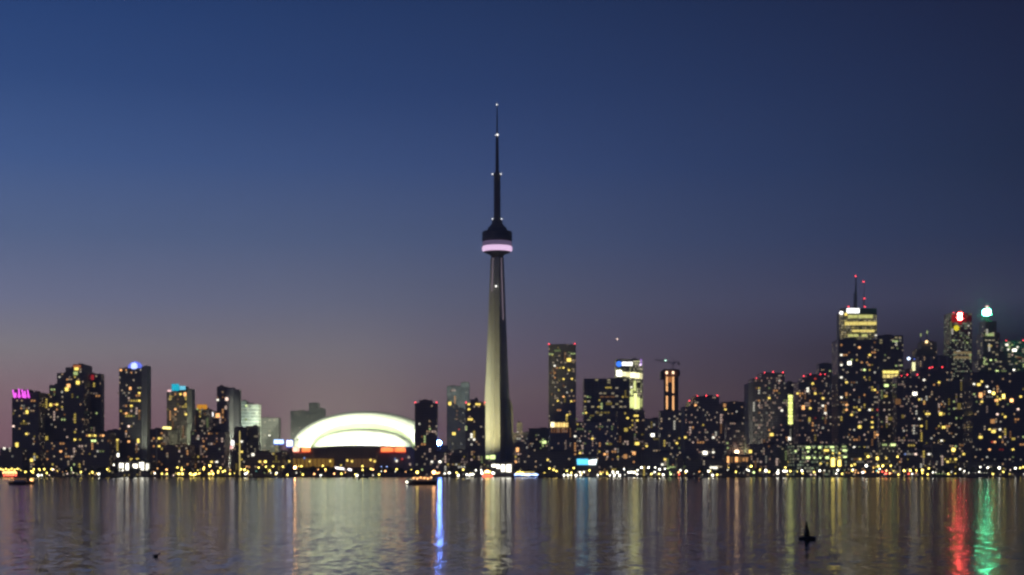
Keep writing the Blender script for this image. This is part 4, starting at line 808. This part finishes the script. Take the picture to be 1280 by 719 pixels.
for a, c_, n_, pal in [(0,60,9,'yyo'),(60,145,9,'yyp'),(190,300,14,'yyyo'),(300,350,6,'yy'),(352,520,16,'yyo'),(555,606,6,'yw'),(676,800,11,'ywy'),(806,905,8,'yyo'),(905,1062,13,'yyw'),(1062,1165,12,'yyoo'),(1165,1282,9,'yw')]:  # extra lamps at random spots, added to thicken the golden shore glow
    for i in range(n_): LAMPS.append((a+(c_-a)*(i+random.uniform(.1,.9))/n_, random.uniform(586.5, 593.5), random.choice(pal), random.choice((2,3,3)), None))
random.seed(21)
seen = []
for px, py, c, l, w_ in LAMPS:
    if any(abs(px-a) < 1.0 and abs(py-b_) < 1.0 for a, b_ in seen): continue
    seen.append((px, py))
    if px > 1283 or (4 < px < 24 and py > 585): continue
    py = min(py, 594.2)
    Y = random.uniform(1958, 1975) if py > 586 else random.uniform(1976, 2002)
    h = py2z(py, Y)-GZ
    e = thing('street_lamp', (px2x(px, Y), Y, GZ), '', 'street lamp', 'street lamps along the quay')
    p = ob('pole', pole_me, e, (0,0,0), (1,1,max(.5, h-.7)))
    ob('base', base_me, e)
    sh = ob('lamp_shade', shade_me, e, (0,0,h+.7))
    ob('bulb', bulb(c, l), sh, (0,0,-.7), (1.25 if w_ else 1,)*3)
    reg(e, '%s%s lamp' % ({1:'dim ',2:'',3:'bright ',4:'dazzling ', 5:'glaring '}[l], CN[c]), px)
# ------------------------------------------------------------------ trees
def tree_meshes(seed):
    random.seed(seed); cr = MB(); tr = MB()
    H = 11.0
    tr.tube((0,0,0),(.2,.1,4.5),.35,.22)
    lobes = []
    for i in range(9):
        a = random.uniform(0, 2*pi); rad = random.uniform(.6, 2.8); z = random.uniform(4.5, 9.3)
        p = (rad*cos(a)*(1.15-z/14), rad*sin(a)*(1.15-z/14), z); lobes.append((p, random.uniform(1.1, 1.9)))
        tr.tube((.15,.1,random.uniform(2.6,4.4)), p, .13, .04, 5)
    for p, r in lobes:
        for _ in range(95):
            th, ph, q = random.uniform(0, 2*pi), random.uniform(-1, 1), random.random()**.4*r*random.uniform(.85, 1.2)
            s_ = sqrt(1-ph*ph); c = (p[0]+q*s_*cos(th), p[1]+q*s_*sin(th), p[2]+q*ph*.8)
            a = random.uniform(0, pi); k = random.uniform(.16, .34); t1 = (cos(a)*k, sin(a)*k, random.uniform(-k, k)); t2 = (-sin(a)*k*random.uniform(-1,1), cos(a)*k*random.uniform(-1, 1), k)
            n_ = len(cr.v)
            cr.v += [tuple(c[i]-t1[i] for i in range(3)), tuple(c[i]+t2[i] for i in range(3)), tuple(c[i]+t1[i] for i in range(3)), tuple(c[i]-t2[i] for i in range(3))]; cr.f.append((n_, n_+1, n_+2, n_+3))
    return cr.mesh('crown', LEAF), tr.mesh('trunk', BARK)
TM = [tree_meshes(s_) for s_ in (1, 2, 3, 4)]
random.seed(8)
tx_ = []
for a, c_, n_ in [(-6,30,5),(30,70,7),(70,104,5),(108,146,7),(150,190,4),(190,240,6),(245,300,7),(318,346,4),(376,420,9),(420,470,5),(470,520,8),(552,600,6),(640,690,7),(700,725,3),(748,800,5),(870,905,7),(905,960,7),(962,1000,5),(1060,1100,4),(1150,1190,6),(1190,1286,13)]:
    for i in range(n_): tx_.append(a+(c_-a)*(i+random.uniform(.1, .9))/n_)
for px in tx_:
    Y = random.uniform(1978, 2004); s_ = random.uniform(.75, 1.25); cme, tme = random.choice(TM)
    e = thing('tree', (px2x(px, Y), Y, GZ), '', 'tree', 'trees along the quay'); e.rotation_euler.z = random.uniform(0, 6.28); e.scale = (s_,)*3
    ob('crown', cme, e); ob('trunk', tme, e)
    reg(e, 'dark tree on the quay', px)
# ------------------------------------------------------------------ boats
def hull(Lh, B_, h, mat, e, sheer=.6):
    m_ = MB(); R = []
    for i in range(13):
        t_ = i/12; x = -Lh/2+Lh*t_
        wd = B_/2*(min(1, (1-t_)*3.2)**.6 if t_ > .5 else .85+.15*min(1, t_*4)); top_ = h*(1+sheer*max(0, t_-.5)**1.5)
        wd = max(wd, .06)
        R.append([(x, -wd, top_), (x, -wd*.96, h*.3), (x+(.0 if t_ < .9 else -.5), -wd*.6, -.5), (x+(.0 if t_ < .9 else -.5), wd*.6, -.5), (x, wd*.96, h*.3), (x, wd, top_)])
    m_.rings(R); return m_.build('hull', mat, e)
def boat(px, py_w, Lh, flip, label, col, lamps, wash, cab=(-.35,.25), decks=1, hullm=HULL, h=1.7, name='passenger_boat', cabm=None, Y=None, rail=True):
    Y = Y or F*CH/(py_w-HY); e = thing(name, (px2x(px, Y), Y, 0), label, 'boat')
    e.rotation_euler.z = pi if flip else 0
    hull(Lh, Lh*.26, h, hullm, e)
    a, c_ = cab[0]*Lh, cab[1]*Lh; z = h
    for d_ in range(decks):
        MB().box(a, c_, -Lh*.1, Lh*.1, z, z+2.1).build('cabin', cabm or WHITEP, e)
        MB().box(a-.5, c_+.6, -Lh*.115, Lh*.115, z+2.1, z+2.3).build('roof', METAL, e)
        n_ = max(4, int((c_-a)/1.5))
        for s_ in (-1, 1):
            for i in range(n_):
                x = a+(c_-a)*(i+.5)/n_
                ob('cabin_window', wmesh(col, wash), e, (x, s_*(Lh*.1+.04), z+1.25), ((c_-a)/n_*.62, .06, .8))
        z += 2.3; a += Lh*.05; c_ -= Lh*.05
    MB().tube((a+2, 0, z), (a+2, 0, z+3.2), .1, .05).build('mast', METAL, e)
    if rail:
        m_ = MB()
        for s_ in (-1, 1):
            m_.tube((cab[1]*Lh, s_*Lh*.11, h+.95), (Lh*.44, s_*.4, h*1.25+.9), .035, seg=5)
            for i in range(4): t_ = i/3; xx = cab[1]*Lh+(Lh*.44-cab[1]*Lh)*t_; m_.tube((xx, s_*(Lh*.11*(1-t_)+.4*t_), h), (xx, s_*(Lh*.11*(1-t_)+.4*t_), h*(1+.25*t_)+.93), .03, seg=4)
        m_.build('railing', METAL, e)
    for dx, z_, c, l, s_ in lamps:
        yy = -Lh*.12 if not flip else Lh*.12
        ob('deck_lamp', bulb(c, l), e, (dx, yy, z_), (s_,)*3)
        MB().tube((dx, yy*.8, min(z_, h)-.2), (dx, yy, z_-.3*s_), .05).build('lamp_post', METAL, e)
    return e
random.seed(4)
Lr = 14.6
boat(527, 606, Lr, True, 'dark boat strung with orange lights out on the water before the blue streak', 'o',
     [(-Lr/2+1.2+i*1.15+5, 2.9+.25*(i % 2), 'o', 3 if i % 3 else 2, .42) for i in range(0)]+[(4.6-i*.85, 2.9+.3*(i % 3), 'o', 2 if i % 2 else 1, .55) for i in range(12)]+[(2.0, 6.0, 'y', 3, .7), (-6.0, 6.0, 'o', 4, .8), (-7.6, 5.6, 'o', 2, .8), (-8.5, 5.8, 'o', 2, .6), (7.0, 1.3, 'w', 3, .5)], 1, h=1.9)
boat(27.5, 606, 12.2, False, 'unlit dark boat on the water at the far left', 'o', [(4.9, 2.4, 'o', 2, 1.0), (5.6, 2.0, 'o', 1, 1.0)], 1, h=1.5, cab=(-.3,.15))
boat(14, 597.6, 19, False, 'moored boat with red and gold deck lights at the far left', 'y',
     [(-8+i*1.6, 2.4+.4*(i % 3), 'r', 3, .8) for i in range(10)]+[(-8.5+i*1.5, 5.2+1.4*(i % 2), 'o', 3, .9) for i in range(11)]+[(-9+i*3.4, 9.0+(i % 2), 'y', 3, .9) for i in range(6)], 3, Y=1938, h=1.6)
boat(609.5, 597.4, 17, False, 'moored boat with a red hull glow and one big orange lamp below the observation tower', 'o',
     [(-.5, 7.0, 'o', 4, 1.6), (1.6, 6.6, 'y', 4, 1.3), (-2.4, 6.4, 'o', 4, 1.2), (-6.5, 5.0, 'w', 4, 1.1), (6.8, 5.0, 'w', 4, 1.1)]+[(-5+i*2, 1.5, 'r', 3, .9) for i in range(6)], 3, Y=1938, h=1.7)
bl = boat(658, 597.4, 30, False, 'moored cruise boat with a blue lit hull and gold windows', 'y',
     [(-13+i*2.0, 3.2, 'b', 4 if i % 4 == 0 else 3, .9) for i in range(14)]+[(-11+i*3.3, 5.4+(i % 2), 'y', 3, 1.0) for i in range(3)]+[(-1, 2.4, 'w', 3, .8), (1.6, 2.4, 'w', 3, .8)], 3, Y=1936, h=2.6, cab=(-.4,.38), decks=2)
BB = E('blue_hull_light', (.12,.22,1), 1.6, True)
MB().tube((-13.5,-4.2,2.5),(13,-2.0,2.9),.45).build('hull_light', BB, bl)
# a row of small moored boats between the lamps
for i, (px, ln, lab) in enumerate([(101,9,'small white moored motor boat below the row of orange roofline lights'),(210,8,'small white moored motor boat beneath the teal crowned tower'),(345,9,'small white moored motor boat left of the stadium'),(752,10,'small white moored motor boat right of the cyan billboard'),(795,9,'small white moored motor boat below the bright signed tower'),(878,10,'small white moored motor boat before the long black warehouse'),(1105,9,'small white moored motor boat below the black yellow banded tower')]):
    boat(px, 597.3, ln, i % 2 == 0, lab, 'y', [(0, 3.6, 'w', 2, .5)], 1, Y=1940, h=1.0, cab=(-.3,.1), hullm=WHITEP, name='motor_boat')
# ------------------------------------------------------------------ channel buoy in the foreground
YB = F*CH/(674.5-HY); kb = YB/F
bu = thing('channel_buoy', (px2x(1009, YB), YB, 0), 'black cone shaped channel buoy floating alone in the near water', 'buoy')
bu.rotation_euler = (0, radians(-2.5), 0)
BUM = mat_plain('dark_buoy_paint', (.02,.025,.02), .6, noise=.4, scale=3)
s_ = kb
MB().lathe([(.3*s_,-6*s_),(6.5*s_,-4*s_),(10.5*s_,0),(10.8*s_,1.6*s_),(10.4*s_,2.6*s_),(8.6*s_,3.4*s_),(5.2*s_,4.0*s_)], 28).build('float_body', BUM, bu)
m_ = MB()
for j in range(4):
    a = pi/4+pi/2*j; m_.tube((4.6*s_*cos(a),4.6*s_*sin(a),3.8*s_),(1.3*s_*cos(a),1.3*s_*sin(a),18*s_),.35*s_,.25*s_,6)
for zz, rr0 in ((8.5, 3.6), (13, 2.5)):
    for j in range(4):
        a, a2_ = pi/4+pi/2*j, pi/4+pi/2*(j+1); m_.tube((rr0*s_*cos(a),rr0*s_*sin(a),zz*s_),(rr0*s_*cos(a2_),rr0*s_*sin(a2_),zz*s_),.25*s_,seg=5)
m_.build('cage', BUM, bu)
MB().lathe([(3.7*s_,4*s_),(3.0*s_,9*s_),(1.9*s_,16*s_),(1.7*s_,18.4*s_),(.9*s_,19*s_),(.8*s_,21*s_),(.2*s_,23.6*s_)], 16).build('daymark', BUM, bu)
# small floating bird
YD = F*CH/(696-HY)
du = thing('duck', (px2x(195, YD), YD, 0), 'tiny dark duck floating on the near water at left', 'duck')
m_ = MB(); R = []
for t_, r_, zc_ in [(-.26,.015,.10),(-.20,.05,.08),(-.1,.095,.07),(.02,.11,.07),(.12,.09,.08),(.17,.055,.12),(.19,.045,.17),(.22,.05,.21),(.26,.035,.215),(.29,.014,.205),(.33,.008,.20)]:
    R.append([(t_, r_*cos(2*pi*j/12), zc_+r_*.85*sin(2*pi*j/12)) for j in range(12)])
m_.rings(R).build('body', BUM, du, True)
MB().rings([[(-.18+.02*cos(a), .10*s2_, .1+.02*sin(a)) for a in (0, 2, 4)] for s2_ in (-.6, .6)]).build('wing', BUM, du)
# ------------------------------------------------------------------ aircraft low over the city
YA = 6000.0
pl = thing('aircraft', (px2x(771.5, YA), YA, py2z(423.5, YA)), 'tiny distant aircraft showing one pinkish light above the bright signed tower', 'aircraft')
MB().rings([[(x, r_*cos(2*pi*j/10), r_*sin(2*pi*j/10)) for j in range(10)] for x, r_ in [(-9,.2),(-6,.8),(0,1.1),(6,1.1),(8.5,.5),(9.2,.1)]]).build('fuselage', WHITEP, pl, True)
MB().rings([[(-1,-12,.1),(1,-12,.1),(1,-12,.3),(-1,-12,.3)],[(-1.6,0,0),(2,0,0),(2,0,.4),(-1.6,0,.4)],[(-1,12,.1),(1,12,.1),(1,12,.3),(-1,12,.3)]]).build('wing', WHITEP, pl)
MB().prism([(-9,.2),(-6.5,.4),(-8,3.6),(-9.4,3.6)], -.12, .12).build('tail_fin', WHITEP, pl)
ob('landing_light', wmesh('p', 4), pl, (0,-2.5,-1.4), (4, 2, 4))
# ------------------------------------------------------------------ labels for the repeats
for r in BL:
    if 'far' in r: reg(r['e'], 'low dim distant block', r['far'])
finish_labels()
print('objects', len(bpy.data.objects))
